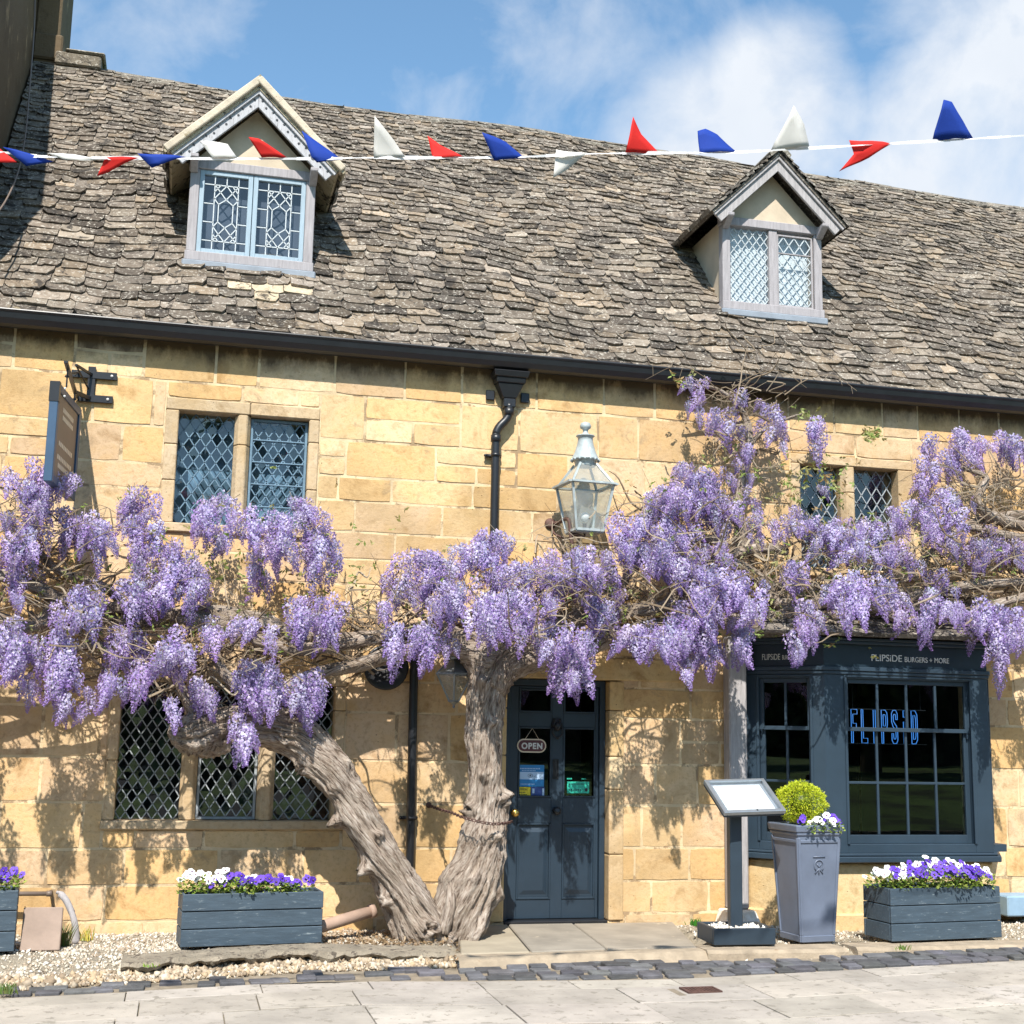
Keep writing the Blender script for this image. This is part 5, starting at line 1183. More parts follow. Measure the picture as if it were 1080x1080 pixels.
# planting bed: rough height field
KB = lambda x: fronty(x)+sdepth(x)    # back line of setts
bd = MB(); nx_, ny_ = 190, 34; xs = np.linspace(-2.6, 9.5, nx_); V = []
def bedz(x, t):
    n = fractal(Vector((x*2.2, t*3, 3)), 1, 2, 4)*.02
    top = -.035+n
    zt = top if t > .30 else zpav(x)-.004+(top-zpav(x)+.004)*(t/.30)**.7
    if x < -.35 or 1.9 < x < 2.2: pass
    return zt+ (fractal(Vector((x*9, t*9, 0)), 1, 2, 3)*.008)
for x in xs:
    for k in range(ny_):
        t = k/(ny_-1); y = KB(x)+(0.03-KB(x))*t
        z = bedz(x, t)
        if 2.15 < x < 4.2: z = zpav(x)-.01
        if x >= 4.2: z = min(z, -.045) if t > .12 else zpav(x)-.01
        if -.25 < x < 2.1 and t < .3: z = min(z, zpav(x)+.03)
        V.append((x, y, z))
bd.add(V, [(i*ny_+k, (i+1)*ny_+k, (i+1)*ny_+k+1, i*ny_+k+1) for i in range(nx_-1) for k in range(ny_-1)])
tag(bd.build('planting_bed', M['bed'], smooth=True), kind='structure')
def bed_height(x, y):
    t = (y-KB(x))/(0.03-KB(x)); t = min(1, max(0, t)); z = bedz(x, t)
    if 2.15 < x < 4.2: z = zpav(x)-.01
    if x >= 4.2: z = min(z, -.045) if t > .12 else zpav(x)-.01
    if -.25 < x < 2.1 and t < .3: z = min(z, zpav(x)+.03)
    return z
# gravel chips
def stones(pts, sizes, cols, name, label=None, cat=None):
    base = np.array([(1, 0, 0), (-1, 0, 0), (0, 1, 0), (0, -1, 0), (0, 0, 1), (0, 0, -1)], float); fc = np.array([(0, 2, 4), (2, 1, 4), (1, 3, 4), (3, 0, 4), (2, 0, 5), (1, 2, 5), (3, 1, 5), (0, 3, 5)])
    n = len(pts); V = base[None]*(1+rng.normal(0, .28, (n, 6, 1)))*np.array(sizes)[:, None, None]*rng.uniform(.5, 1.2, (n, 1, 3))
    an = rng.uniform(0, 6.28, n); c, s = np.cos(an), np.sin(an); x = V[..., 0]*c[:, None]-V[..., 2]*s[:, None]; z = V[..., 0]*s[:, None]+V[..., 2]*c[:, None]; V = np.stack([x, V[..., 1], z], -1)+np.array(pts)[:, None]
    Q = (fc[None]+np.arange(n)[:, None, None]*6).reshape(-1, 3); C = np.repeat(np.array(cols), 6, 0)
    return np_mesh(name, V.reshape(-1, 3), Q, C, M['pebble'])
pts, sz, cl = [], [], []
for i in range(30000):
    u = random.random()
    x = random.uniform(-1.9, 2.1) if u < .72 else random.uniform(4.2, 8.3)
    kb = KB(x); y = random.uniform(kb+.03, -.03)
    if x < 2.1 and -.25 < x and random.random() < .25: y = random.uniform(kb, kb+.25)
    d = fractal(Vector((x*1.4, y*2, 7)), 1, 2, 3)
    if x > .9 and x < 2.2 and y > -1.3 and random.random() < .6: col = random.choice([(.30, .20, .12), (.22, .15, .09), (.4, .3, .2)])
    else: col = random.choice([(.54, .49, .41), (.45, .40, .32), (.38, .31, .23), (.62, .59, .53), (.32, .25, .18), (.48, .42, .33)])
    if d < -.08 and random.random() < .75: continue
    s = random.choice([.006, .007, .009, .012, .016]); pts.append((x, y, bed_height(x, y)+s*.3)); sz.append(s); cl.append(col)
tag(stones(pts, sz, cl, 'gravel'), 'loose white and buff limestone chippings on the bed below the wall', 'gravel', kind='stuff')
# dry leaf litter round the trunks
lv, lq, lcv = [], [], []
for i in range(1100):
    x, y = random.gauss(1.72, .38), random.gauss(-.85, .22)
    if x > 2.2 or y > -.05: continue
    d = np.random.normal(0, 1, 3); d[2] *= .4; d /= np.linalg.norm(d); leafadd(np.array([x, y, bed_height(x, y)+random.uniform(.005, .035)]), random.uniform(.025, .05), d, np.array([random.gauss(0, .4), random.gauss(0, .4), 1]), random.choice([(.25, .17, .09), (.34, .25, .15), (.16, .10, .05)]))
tag(np_mesh('leaf_litter', np.array(lv), np.array(lq), np.array(lcv), M['leaf']), 'dry brown leaf litter round the foot of the trunks', 'leaf litter', kind='stuff')
# left concrete kerb with a broken face
ck = MB(); n = 120; xs = np.linspace(-.28, 2.06, n); V = []
for i, x in enumerate(xs):
    ybk = KB(x)+.42; yf_ = KB(x)+.11+fractal(Vector((x*4, 0, 0)), 1, 2, 5)*.08; zt_ = -.008+.015*math.sin(x*2)+fractal(Vector((x*6, 1, 0)), 1, 2, 3)*.008; zb_ = zt_-.035-.09*abs(fractal(Vector((x*4, 5, 0)), 1, 2, 5))
    V += [(x, ybk, zt_+.005), (x, (ybk+yf_)/2, zt_+fractal(Vector((x*9, 7, 0)), 1, 2, 3)*.01), (x, yf_+.02, zt_-.003), (x, yf_-.012+fractal(Vector((x*14, 3, 0)), 1, 2, 3)*.01, (zt_+zb_)/2), (x, yf_+.015+fractal(Vector((x*11, 9, 0)), 1, 2, 3)*.02, zb_), (x, yf_+.14, zb_-.03)]
ck.add(V, [(i*6+k, (i+1)*6+k, (i+1)*6+k+1, i*6+k+1) for i in range(n-1) for k in range(5)]+[(0, 1, 2, 3, 4, 5), tuple((n-1)*6+k for k in range(5, -1, -1))])
ob_ = ck.build('kerb', M['concrete']); tag(ob_, kind='structure')
# rubble stones below the kerb
pts, sz, cl = [], [], []
for i in range(3200):
    x = random.uniform(-1.6, 2.05); y = KB(x)+random.uniform(0, .16); s = random.choice([.008, .011, .015, .02, .028]); pts.append((x, y, zpav(x)+s*.4+.05*(y-KB(x))/.16)); sz.append(s); cl.append(random.choice([(.44, .36, .26), (.36, .29, .21), (.5, .44, .35), (.25, .19, .13), (.40, .30, .19)]))
tag(stones(pts, sz, cl, 'rubble'), 'broken rubble stones under the crumbling concrete kerb', 'rubble', kind='stuff')
# right kerb stones
def kerbstone(pa, pb, depth, h):
    mb = MB(); a = atz(*pa, -.012); b = atz(*pb, -.012); n = 26; V = []
    for i in range(n):
        t = i/(n-1); x = a[0]+(b[0]-a[0])*t; y = a[1]+(b[1]-a[1])*t; e = fractal(Vector((x*6, 2, 0)), 1, 2, 3)*.014; en = .02*(1-min(1, min(t, 1-t)*12))
        V += [(x, y+depth, -.02), (x, y+.03+en, -.012+e*.5), (x, y+e+en, -.035), (x, y-.01+e+en, zpav(x)-.02)]
    mb.add(V, [(i*4+k, (i+1)*4+k, (i+1)*4+k+1, i*4+k+1) for i in range(n-1) for k in range(3)]+[(0, 1, 2, 3), (n*4-1, n*4-2, n*4-3, n*4-4)])
    return tag(mb.build('kerb', M['kerb'], smooth=False), kind='structure')
kerbstone((748, 1003), (897, 1001), .32, .1); kerbstone((906, 1000), (1125, 996), .32, .1)
# doorstep flags
dsb = MB()
def quad3(p, z, h, col): v = [(q[0], q[1], z) for q in p]+[(q[0], q[1], z-h) for q in p]; dsb.add(v, [(0, 1, 2, 3), (0, 4, 5, 1), (1, 5, 6, 2), (2, 6, 7, 3), (3, 7, 4, 0)], col)
a = [atz(486, 1006, -.015)[:2], atz(560, 1004, -.015)[:2], atz(640, 1001, -.015)[:2], atz(735, 999, -.015)[:2]]
yb_ = -.015
bkx = [2.36, 2.78, 3.35, 4.25]
quad3([tuple(a[0]), tuple(a[1]-[.006, 0]), (bkx[1]-.006, yb_), (bkx[0], yb_)], -.012, .1, (1.0, .97, .88)); quad3([tuple(a[1]+[.006, 0]), tuple(a[2]-[.006, 0]), (bkx[2]-.006, yb_), (bkx[1]+.006, yb_)], -.010, .1, (.8, .8, .8)); quad3([tuple(a[2]+[.006, 0]), tuple(a[3]), (bkx[3], yb_), (bkx[2]+.006, yb_)], -.013, .1, (.86, .84, .82))
tag(dsb.build('doorstep', M['flagstone'], bevel=.008), kind='structure')
th_ = MB(); th_.box(2.745, 3.66, -.01, .3, -.1, .008); th_.build('threshold', M['black'], pub, bevel=.006)
sk = MB(); A_ = [atz(484, 1010, -.02), atz(747, 1003, -.02)]
n = 30; V = []
for i in range(n):
    t = i/(n-1); x = A_[0][0]+(A_[1][0]-A_[0][0])*t; y = A_[0][1]+(A_[1][1]-A_[0][1])*t; e = fractal(Vector((x*5, 0, 3)), 1, 2, 3)*.01
    V += [(x, y+.18, -.02), (x, y+.02+e, -.022), (x, y+e-.01, -.05), (x, y-.05+e, zpav(x)-.01)]
sk.add(V, [(i*4+k, (i+1)*4+k, (i+1)*4+k+1, i*4+k+1) for i in range(n-1) for k in range(3)]); tag(sk.build('doorstep_edge', M['kerb']), kind='structure')
# drain grate
dg = empty('drain_grate', tuple(atz(739, 1045, -.12)), 'small rusty cast iron drain grate set in the paving slabs', 'drain grate')
c = atz(739, 1045, zpav(3.2)+.004); gm = MB(); ring(gm, -.12, .12, -.085, .085, 0, .012, .016)
for i in range(9): gm.box(-.104+i*.0235, -.104+i*.0235+.009, .001, .011, -.068, .068)
for i in range(5): gm.box(-.103, .103, .003, .009, -.062+i*.028, -.062+i*.028+.006)
gm.build('grate', M['rust'], dg, T=Matrix.Translation(tuple(c))@Matrix.Rotation(-PI/2, 4, 'X')@Matrix.Diagonal((1, -1, 1, 1)))
gm = MB(); gm.box(c[0]-.2, c[0]+.26, c[1]-.13, c[1]+.10, c[2]-.02, c[2]-.001, (1, 1, 1)); gm.build('surround', M['settsand'], dg)

# ------------------------------------------------------------------ planters
def planks(name, mb_list, parent): pass
def trough(label, o, ang, w, d, h, rows=3, group='blue grey wooden flower troughs'):
    """o = front-left bottom corner, ang = rotation, local x along the front, y back"""
    T = Matrix.Translation(o)@Matrix.Rotation(ang, 4, 'Z'); r = empty('flower_trough', o, label, 'planter', group, rz=ang)
    th = .022; zs = np.linspace(0.0, h, rows+1)
    for i in range(rows):
        f = MB(); j = random.uniform(-.004, .004); f.box(.0, w, j, th+j, zs[i]+.003, zs[i+1]-.003)
        f.build('front_board', M['trough'], r, bevel=.004, T=T)
    b = MB()
    for i in range(rows):
        j = random.uniform(-.003, .003); b.box(.002, th, th+.006, d-th-.002, zs[i]+.004, zs[i+1]-.003, T=None); b.box(w-th, w-.002, th+.006, d-th-.002, zs[i]+.004, zs[i+1]-.003)
        b.box(0, w, d-th+j, d+j, zs[i]+.003, zs[i+1]-.003)
    b.build('side_boards', M['trough'], r, bevel=.004, T=T)
    c = MB()
    for xx in (.024, w-.064): c.box(xx, xx+.04, th+.008, th+.05, .003, h-.01)
    c.build('corner_post', M['trough'], r, T=T)
    s_ = MB(); s_.box(th+.002, w-th-.002, th+.002, d-th-.002, .01, h-.035); s_.build('soil', M['soil'], r, T=T)
    return T, r
LEAFC = [(.12, .20, .03), (.18, .28, .04), (.28, .36, .06), (.36, .42, .09)]
def pansy(T, x, y, z, kind, label, group, spread=.085, nf=9, hgt=.10, leaves=140):
    hgt += .02 if leaves > 50 else .01
    root = empty('pansy_plant', tuple(T@Vector((x, y, z))), label, 'flower', group)
    lv, lq, lc_ = [], [], []
    for _ in range(leaves):
        a = random.uniform(0, 6.28); rr = spread*math.sqrt(random.random())*1.1; c = np.array([x+rr*math.cos(a), y+rr*math.sin(a)-.03, z+random.uniform(-.01, hgt*.72)*(1.15-rr/spread*.35)])
        d = np.array([math.cos(a)+random.gauss(0, .5), math.sin(a)+random.gauss(0, .5), random.gauss(.2, .5)]); d /= np.linalg.norm(d); up = np.array([random.gauss(0, .4), random.gauss(-.2, .4), 1]); s = np.cross(d, up); s /= np.linalg.norm(s); L = random.uniform(.022, .038); k = len(lv)
        lv += [c, c+d*L*.4+s*L*.32, c+d*L, c+d*L*.4-s*L*.32]; lq.append((k, k+1, k+2, k+3)); lc_ += [random.choice(LEAFC)]*4
    V = np.array(lv); M4 = np.array(T); V = V@M4[:3, :3].T+M4[:3, 3]; np_mesh('foliage', V, np.array(lq), np.array(lc_), M['leaf'], root)
    fb = MB()
    for _ in range(nf):
        a = random.uniform(0, 6.28); rr = spread*math.sqrt(random.random())*1.05; c = Vector((x+rr*math.cos(a), y+rr*math.sin(a)-.015, z+hgt*random.uniform(.62, 1.12)*(1.08-rr/spread*.45)))
        c = T@c; nrm = Vector((random.gauss(-.15, .35), random.gauss(-1, .25), random.gauss(.75, .35))).normalized(); u = nrm.orthogonal(); 
        u = (Vector((0, 0, 1))-nrm*nrm.z).normalized(); v = nrm.cross(u); s = random.uniform(.018, .024)
        if kind == 'white': pc = (.86, .86, .84); lip = (.86, .86, .82); cc_ = (.10, .03, .16)
        else: pc = random.choice([(.10, .04, .42), (.14, .06, .52), (.07, .025, .30), (.17, .09, .55)]); lip = tuple(q*1.15 for q in pc); cc_ = (.02, .005, .06)
        for k_, (an, rs, ro) in enumerate(((60, 1.0, .75), (120, 1.0, .75), (5, .9, .72), (175, .9, .72), (270, 1.15, .7))):
            an = math.radians(an+random.gauss(0, 5)); pcn = c+(v*-math.cos(an)+u*math.sin(an))*s*ro+nrm*(.001*(k_+1)); R_ = s*rs*.72; ring_v = []
            n = 7
            for q in range(n):
                b_ = 2*PI*q/n; ring_v.append(pcn+(v*math.cos(b_)+u*math.sin(b_))*R_+nrm*random.gauss(.001, .0016))
            fb.add([tuple(p) for p in ring_v], [tuple(range(n))], lip if k_ == 4 else pc)
        rr_ = s*.34; fb.add([tuple(c+(v*math.cos(b_)*1.2+u*(math.sin(b_)-.35))*rr_+nrm*.0085) for b_ in np.linspace(0, 2*PI, 7)[:-1]], [tuple(range(6))], cc_)
        fb.add([tuple(c+(v*math.cos(b_)+u*(math.sin(b_)))*rr_*.35+nrm*.0095) for b_ in np.linspace(0, 2*PI, 6)[:-1]], [tuple(range(5))], (.75, .5, .04))
    fb.build('blooms', M['pansy'], root)
    return root
gL = 'pansies in the trough under the lower left window'; gR = 'pansies in the trough below the bay window'
T, r_ = trough('long blue grey trough of white and violet pansies below the lower left window', (.108, -.99, 0.0), math.atan2(.10, 1.0), 1.03, .30, .375)
seq = [('white', .07), ('white', .17), ('violet', .25), ('white', .31), ('violet', .37), ('violet', .46), ('white', .53), ('violet', .60), ('violet', .69), ('white', .76), ('violet', .80)]
for kd, x in seq:
    hg = .17 if x < .35 and kd == 'white' else .12
    if x > .7: hg = .085
    pansy(T, x, random.uniform(.08, .15) if kd == 'violet' else random.uniform(.11, .18), .375, kd, ('white' if kd == 'white' else 'violet')+' pansy growing in the trough under the lower left window', gL, spread=.085 if x < .7 else .06, nf=9 if kd == 'white' else 10, hgt=hg*.8)
pansy(T, .92, .10, .375, 'violet', 'small lone violet pansy at the right end of the trough under the lower left window', None, spread=.05, nf=4, hgt=.085, leaves=30)
a = atz(940, 993, -.005); T, r_ = trough('blue grey trough heaped with white and violet pansies, below the bay window', (5.57, -1.37, -.005), math.atan2(.10, 1.03), 1.06, .38, .41)
seqR = [('white', .02), ('white', .10), ('violet', .13), ('white', .22), ('violet', .27), ('white', .34), ('violet', .42), ('white', .45), ('violet', .52), ('white', .55), ('violet', .62), ('white', .66), ('violet', .72), ('violet', .80), ('white', .85), ('violet', .90), ('white', .96)]
for kd, x in seqR:
    hg = .13+.11*math.sin(max(0, min(1, x))*PI*.95); y = random.uniform(.06, .13) if kd == 'violet' else random.uniform(.14, .24)
    pansy(T, x, y, .41, kd, kd+' pansy growing in the trough below the bay window', gR, spread=.10, nf=15, hgt=hg*(.8 if kd == 'white' else .7), leaves=150)
T, r_ = trough('blue grey trough at the left edge, beside the leaning pinkish slab', (-1.99, -1.03, -.01), math.atan2(.08, 1.0), .97, .32, .42)
for kd, x in (('white', .52), ('violet', .60), ('white', .72), ('violet', .80), ('violet', .90)):
    pansy(T, x, random.uniform(.07, .17), .42, kd, kd+' pansy growing in the trough at the left edge', 'pansies in the trough at the left edge', spread=.09, nf=9, hgt=.13)
# pale blue painted masonry block line at the far right
bb = MB()
for k in range(3): bb.box(7.35+k*.34, 7.35+k*.34+.33, -.30, -.02, .02, .20)
tag(bb.build('painted_plinth', M['bluebrick'], bevel=.012), 'pale blue painted low plinth against the wall at the far right edge', 'plinth')
# leaning pinkish slab
ls = MB(); p0 = atz(28, 1003, -.02); p1 = atz(55, 1002, -.02)
Tl = Matrix.Translation((-.995, -.86, -.02))@Matrix.Rotation(math.radians(-14), 4, 'X'); ls.box(0, .27, 0, .05, 0, .30, T=Tl); ls.box(-.3, 0.001, .03, .05, .0, .30, T=Tl) if False else None
tag(ls.build('stone_slab', M['terracotta'], bevel=.006), 'pinkish rectangular slab leaning between the left edge trough and a dead stem', 'slab')
# horizontal grey pipe near the wall at left
pp = MB(); a = at(28, 942, -.14); b = at(52, 942.5, -.14); pp.tube([tuple(a-[.5, 0, 0]), tuple(b)], .017, 10); pp.lathe([(.022, -.02), (.022, .02)], n=10, T=Matrix.Translation(tuple(b))@Matrix.Rotation(PI/2, 4, 'Y')); pp.tube([tuple(b), tuple(b+[.0, .14, .0])], .014, 8)
tag(pp.build('water_pipe', M['signgrey'], smooth=True), 'short horizontal grey water pipe on the wall behind the left edge trough', 'pipe')
sm = MB(); sm.tube(bez([at(60, 941, -.3), at(67, 944, -.34), at(74, 958, -.38), at(79, 975, -.4), at(80, 995, -.4)], 6), list(np.linspace(.012, .03, 25)), 10); sm.tube(bez([at(64, 943, -.33), at(70, 950, -.36), at(76, 963, -.38)], 4), .026, 8)
tag(sm.build('dead_stem', M['greywood'], smooth=True), 'curved grey dead stem rising against the wall beside the pinkish slab', 'stem')
# tuft of grass + dry plant beside slab
def tuft(px, py, Y, n, h, col, label, name='grass_tuft'):
    p = at(px, py, Y); mb = MB()
    for _ in range(n):
        a = random.uniform(0, 6.28); l = random.uniform(.4, 1)*h; b = np.array([p[0]+random.gauss(0, .025), p[1]+random.gauss(0, .02), p[2]]); q = b+np.array([math.cos(a)*l*.5, math.sin(a)*l*.3, l]); m = (b+q)/2+[0, 0, l*.12]
        w = .004; c = tuple(k*random.uniform(.7, 1.3) for k in col)
        mb.add([b-[w, 0, 0], b+[w, 0, 0], m+[w*.8, 0, 0], m-[w*.8, 0, 0]], [(0, 1, 2, 3)], c); mb.add([m-[w*.8, 0, 0], m+[w*.8, 0, 0], q], [(0, 1, 2)], c)
    tag(mb.build(name, M['leaf']), label, 'plant')
tuft(66, 1000, -.62, 60, .22, (.12, .15, .04), 'tuft of long green grass between the slab and the dead stem')
tuft(90, 992, -.35, 30, .12, (.40, .36, .08), 'yellowing grass tuft at the foot of the wall beside the dead stem')
tuft(6, 1048, -1.85, 50, .08, (.10, .16, .03), 'low weed in the rubble at the left edge'); tuft(157, 800+220, -1.6, 12, .03, (.2, .3, .05), 'tiny weed in the rubble below the left trough')
tuft(953, 1002, -1.72, 26, .05, (.15, .22, .05), 'small weed on the kerb stone in front of the right trough'); tuft(733, 976, -.45, 60, .07, (.05, .18, .02), 'small bright green weed at the wall base behind the menu stand')
tuft(873, 1026, -1.8, 24, .03, (.15, .22, .05), 'weed in the paving joint below the tall planter')
# clay pipe
cy_ = MB(); a = at(340, 977, -.6); b = at(392, 961, -.45); cy_.tube([tuple(a-[.12, .02, .02]), tuple(a), tuple(b)], [.045, .047, .045], 14); cy_.lathe([(.055, -.02), (.055, .02)], n=14, T=Matrix.Translation(tuple(b))@(Vector(b-a).to_track_quat('Z', 'Y').to_matrix().to_4x4()))
tag(cy_.build('clay_pipe', M['clay'], smooth=True), 'dusty pinkish clay pipe lying between the trough and the left trunk', 'pipe')

# ------------------------------------------------------------------ tall tapered planter
pl_o = (4.785, -1.34, -.008); PT = Matrix.Translation((4.965, -1.12, -.008))@Matrix.Rotation(math.radians(6), 4, 'Z')
tp_ = empty('tall_planter', (4.965, -1.14, 0), 'tall tapered lead grey square planter with a clipped ball shrub and pansies', 'planter')
def sq(mb, z0, w0, z1, w1, T=PT): 
    v = [(sx*w/2, sy*w/2, z) for z, w in ((z0, w0), (z1, w1)) for sx, sy in ((-1, -1), (1, -1), (1, 1), (-1, 1))]
    mb.add(v, [(3, 2, 1, 0), (4, 5, 6, 7), (0, 1, 5, 4), (1, 2, 6, 5), (2, 3, 7, 6), (3, 0, 4, 7)], T=T)
def sqring(mb, z0, w0, z1, w1, t, T=PT):
    v = []
    for z, w in ((z0, w0), (z1, w1)):
        for s_ in (w/2, w/2-t): v += [(sx*s_, sy*s_, z) for sx, sy in ((-1, -1), (1, -1), (1, 1), (-1, 1))]
    f = []
    for i in range(4):
        j = (i+1) % 4; f += [(i, j, 8+j, 8+i), (4+j, 4+i, 12+i, 12+j), (8+i, 8+j, 12+j, 12+i), (i, 4+i, 4+j, j)]
    mb.add(v, f, T=T)
b_ = MB(); sqring(b_, 0, .300, .84, .395, .03); b_.build('body', M['leadgrey'], tp_, bevel=.006)
b_ = MB(); sqring(b_, .842, .43, .90, .445, .055); sqring(b_, .815, .41, .841, .42, .03); b_.build('rim', M['leadgrey'], tp_, bevel=.01, seg=2)
pn_ = MB()
for s_ in range(4):
    Tr = PT@Matrix.Rotation(PI/2*s_, 4, 'Z')
    def Pp(u, z, o_): hw = (.300+(.395-.300)*z/.84)/2; return (u*hw, -hw-o_, z)
    for (u0, u1, za, zb_) in ((-1, 1, .0, .05), (-.9, .9, .76, .785), (-1, -.88, .05, .80), (.88, 1, .05, .80)):
        v = [Pp(u0, za, .009), Pp(u1, za, .009), Pp(u1, zb_, .009), Pp(u0, zb_, .009), Pp(u0, za, -.002), Pp(u1, za, -.002), Pp(u1, zb_, -.002), Pp(u0, zb_, -.002)]
        pn_.add(v, [(0, 1, 2, 3), (0, 4, 5, 1), (1, 5, 6, 2), (2, 6, 7, 3), (3, 7, 4, 0)], T=Tr)
pn_.build('raised_border', M['leadgrey'], tp_, bevel=.004)
em = MB(); Pf = lambda x, z: tuple(PT@Vector((x, -(.300+(.095)*z/.84)/2-.004, z)))
em.tube([Pf(-.055, .655), Pf(.055, .655)], .005, 6)
em.tube([Pf(.042*math.sin(a), .585+.045*math.cos(a)) for a in np.linspace(-2.4, 2.4, 14)], .005, 6); em.tube([Pf(-.02, .60), Pf(0, .575), Pf(.02, .60)], .005, 6); em.tube([Pf(-.035, .525), Pf(0, .565), Pf(.035, .525)], .005, 6); em.tube([Pf(0, .565), Pf(0, .52)], .005, 6)
em.build('emblem', M['leadgrey'], tp_, smooth=True)
s_ = MB(); s_.box(-.19, .19, -.19, .19, .80, .865, T=PT@Matrix.Diagonal((.9, .9, 1, 1))); s_.build('soil', M['soil'], tp_)
bc = at(844, 846, -1.05); bc = np.array([bc[0], -1.06, bc[2]+.0]); R0 = .188
bx = empty('box_ball', tuple(bc), 'clipped bright yellow green ball shrub in the tall grey planter', 'shrub')
lv, lq, lcv = [], [], []
for i in range(8000):
    d = rng.normal(0, 1, 3); d /= np.linalg.norm(d); bump_ = 1+.16*pn(Vector((d*2.4).tolist()))+.16*pn(Vector((d*6).tolist())); r = R0*bump_*random.uniform(.78, 1.03)**.6
    c = bc+d*r*np.array([1.04, 1, .84]); dd = d*.8+rng.normal(0, .45, 3); dd /= np.linalg.norm(dd)
    leafadd(c, random.uniform(.012, .021), dd, rng.normal(0, 1, 3), tuple(np.array(random.choice([(.50, .58, .02), (.58, .64, .03), (.36, .46, .02), (.66, .68, .06)]))*random.uniform(.8, 1.1)))
np_mesh('crown', np.array(lv), np.array(lq), np.array(lcv), M['leaf'], bx)
tk = MB(); 
for k in range(6): a = k*1.05; tk.tube([(bc[0]+.01*math.cos(a), bc[1]+.01*math.sin(a), .84), (bc[0]+.08*math.cos(a), bc[1]+.08*math.sin(a), bc[2]+.05)], [.008, .003], 6, (.1, .07, .04))
tk.sphere(tuple(bc), R0*.5, 14, (.10, .14, .01)); tk.build('stems', M['leaf'], bx)
for kd, x, y, lb_ in (('violet', -.12, -.17, 'violet pansy at the left front corner of the tall planter'), ('white', -.03, -.19, 'white pansy left of centre at the front of the tall planter'), ('white', .07, -.18, 'white pansy right of centre at the front of the tall planter'), ('violet', .165, -.16, 'violet pansy at the right front corner of the tall planter'), ('violet', .20, -.05, 'violet pansy spilling over the right side of the tall planter')):
    pansy(PT, x, y, .86, kd, lb_, None, spread=.055, nf=7, hgt=.10, leaves=45)

# ------------------------------------------------------------------ menu stand
ms = empty('menu_stand', (4.30, -1.15, 0), 'dark menu lectern with a tilted glazed menu case and square gravel filled base', 'menu stand')
BT = Matrix.Translation((4.33, -1.17, -.005))@Matrix.Rotation(math.radians(-3), 4, 'Z')
b_ = MB(); 
for (a0, a1, c0, c1) in ((-.25, .25, -.2, -.17), (-.25, .25, .17, .2), (-.25, -.22, -.169, .169), (.22, .25, -.169, .169)): b_.box(a0, a1, c0, c1, 0, .125, T=BT)
b_.box(-.22, .22, -.17, .17, 0, .02, T=BT); b_.build('base_tray', M['stand'], ms, bevel=.006)
pts = []; 
Vp = []
for i in range(420): v = BT@Vector((random.uniform(-.21, .21), random.uniform(-.16, .16), random.uniform(.075, .115))); Vp.append(tuple(v))
o = stones(Vp, [random.choice([.012, .016, .02]) for _ in Vp], [random.choice([(.7, .66, .6), (.6, .54, .46), (.8, .78, .74)]) for _ in Vp], 'base_gravel'); o.parent = ms; o.matrix_parent_inverse = Matrix.Translation((-4.30, 1.15, 0)); o['kind'] = 'stuff'
b_ = MB(); b_.box(-.055, .045, -.04, .04, .02, 1.06, T=BT); b_.build('post', M['stand'], ms, bevel=.006)
P0, P1, P2, P3 = at(768, 858, -1.40), at(830, 853, -1.38), at(805, 822, -1.02), at(739, 821, -1.04)
P0, P1, P2, P3 = [Vector(p.tolist()) for p in (P0, P1, P2, P3)]
u = ((P1-P0)+(P2-P3)).normalized(); vv = ((P3-P0)+(P2-P1)); vv = (vv-u*vv.dot(u)).normalized(); nn = u.cross(vv); cen = (P0+P1+P2+P3)/4; W2 = ((P1-P0).length+(P2-P3).length)/4; H2 = ((P3-P0).length+(P2-P1).length)/4
print('menu', W2*2, H2*2, cen, nn)
HT = Matrix(((u.x, vv.x, nn.x, cen.x), (u.y, vv.y, nn.y, cen.y), (u.z, vv.z, nn.z, cen.z), (0, 0, 0, 1)))
def zring(mb, W, H, t, z0, z1, T): mb.box(-W, -W+t, -H, H, z0, z1, T=T); mb.box(W-t, W, -H, H, z0, z1, T=T); mb.box(-W+t, W-t, -H, -H+t, z0, z1, T=T); mb.box(-W+t, W-t, H-t, H, z0, z1, T=T)
b_ = MB(); zring(b_, W2, H2, .03, -.035, .0, HT); b_.build('case_frame', M['alu'], ms, bevel=.004)
b_ = MB(); b_.box(-W2+.004, W2-.004, -H2+.004, H2-.004, -.055, -.0352, T=HT); b_.build('case_back', M['stand'], ms, bevel=.004)
b_ = MB(); b_.box(-W2+.06, W2-.06, -H2+.055, H2-.05, -.03, -.027, T=HT); b_.build('menu_sheet', M['paper'], ms)
b_ = MB(); b_.box(-W2+.031, W2-.031, -H2+.031, H2-.031, -.034, -.031, T=HT); b_.build('case_lining', M['lead'], ms)
b_ = MB(); b_.add([(-W2+.03, -H2+.03, -.007), (W2-.03, -H2+.03, -.007), (W2-.03, H2-.03, -.007), (-W2+.03, H2-.03, -.007)], [(0, 1, 2, 3)], T=HT); b_.build('glass', M['glasscase'], ms)
b_ = MB(); b_.lathe([(.008, 0), (.008, .004), (0, .005)], n=10, T=HT@Matrix.Translation((.02, -H2+.015, .0))); b_.build('lock', M['black'], ms)

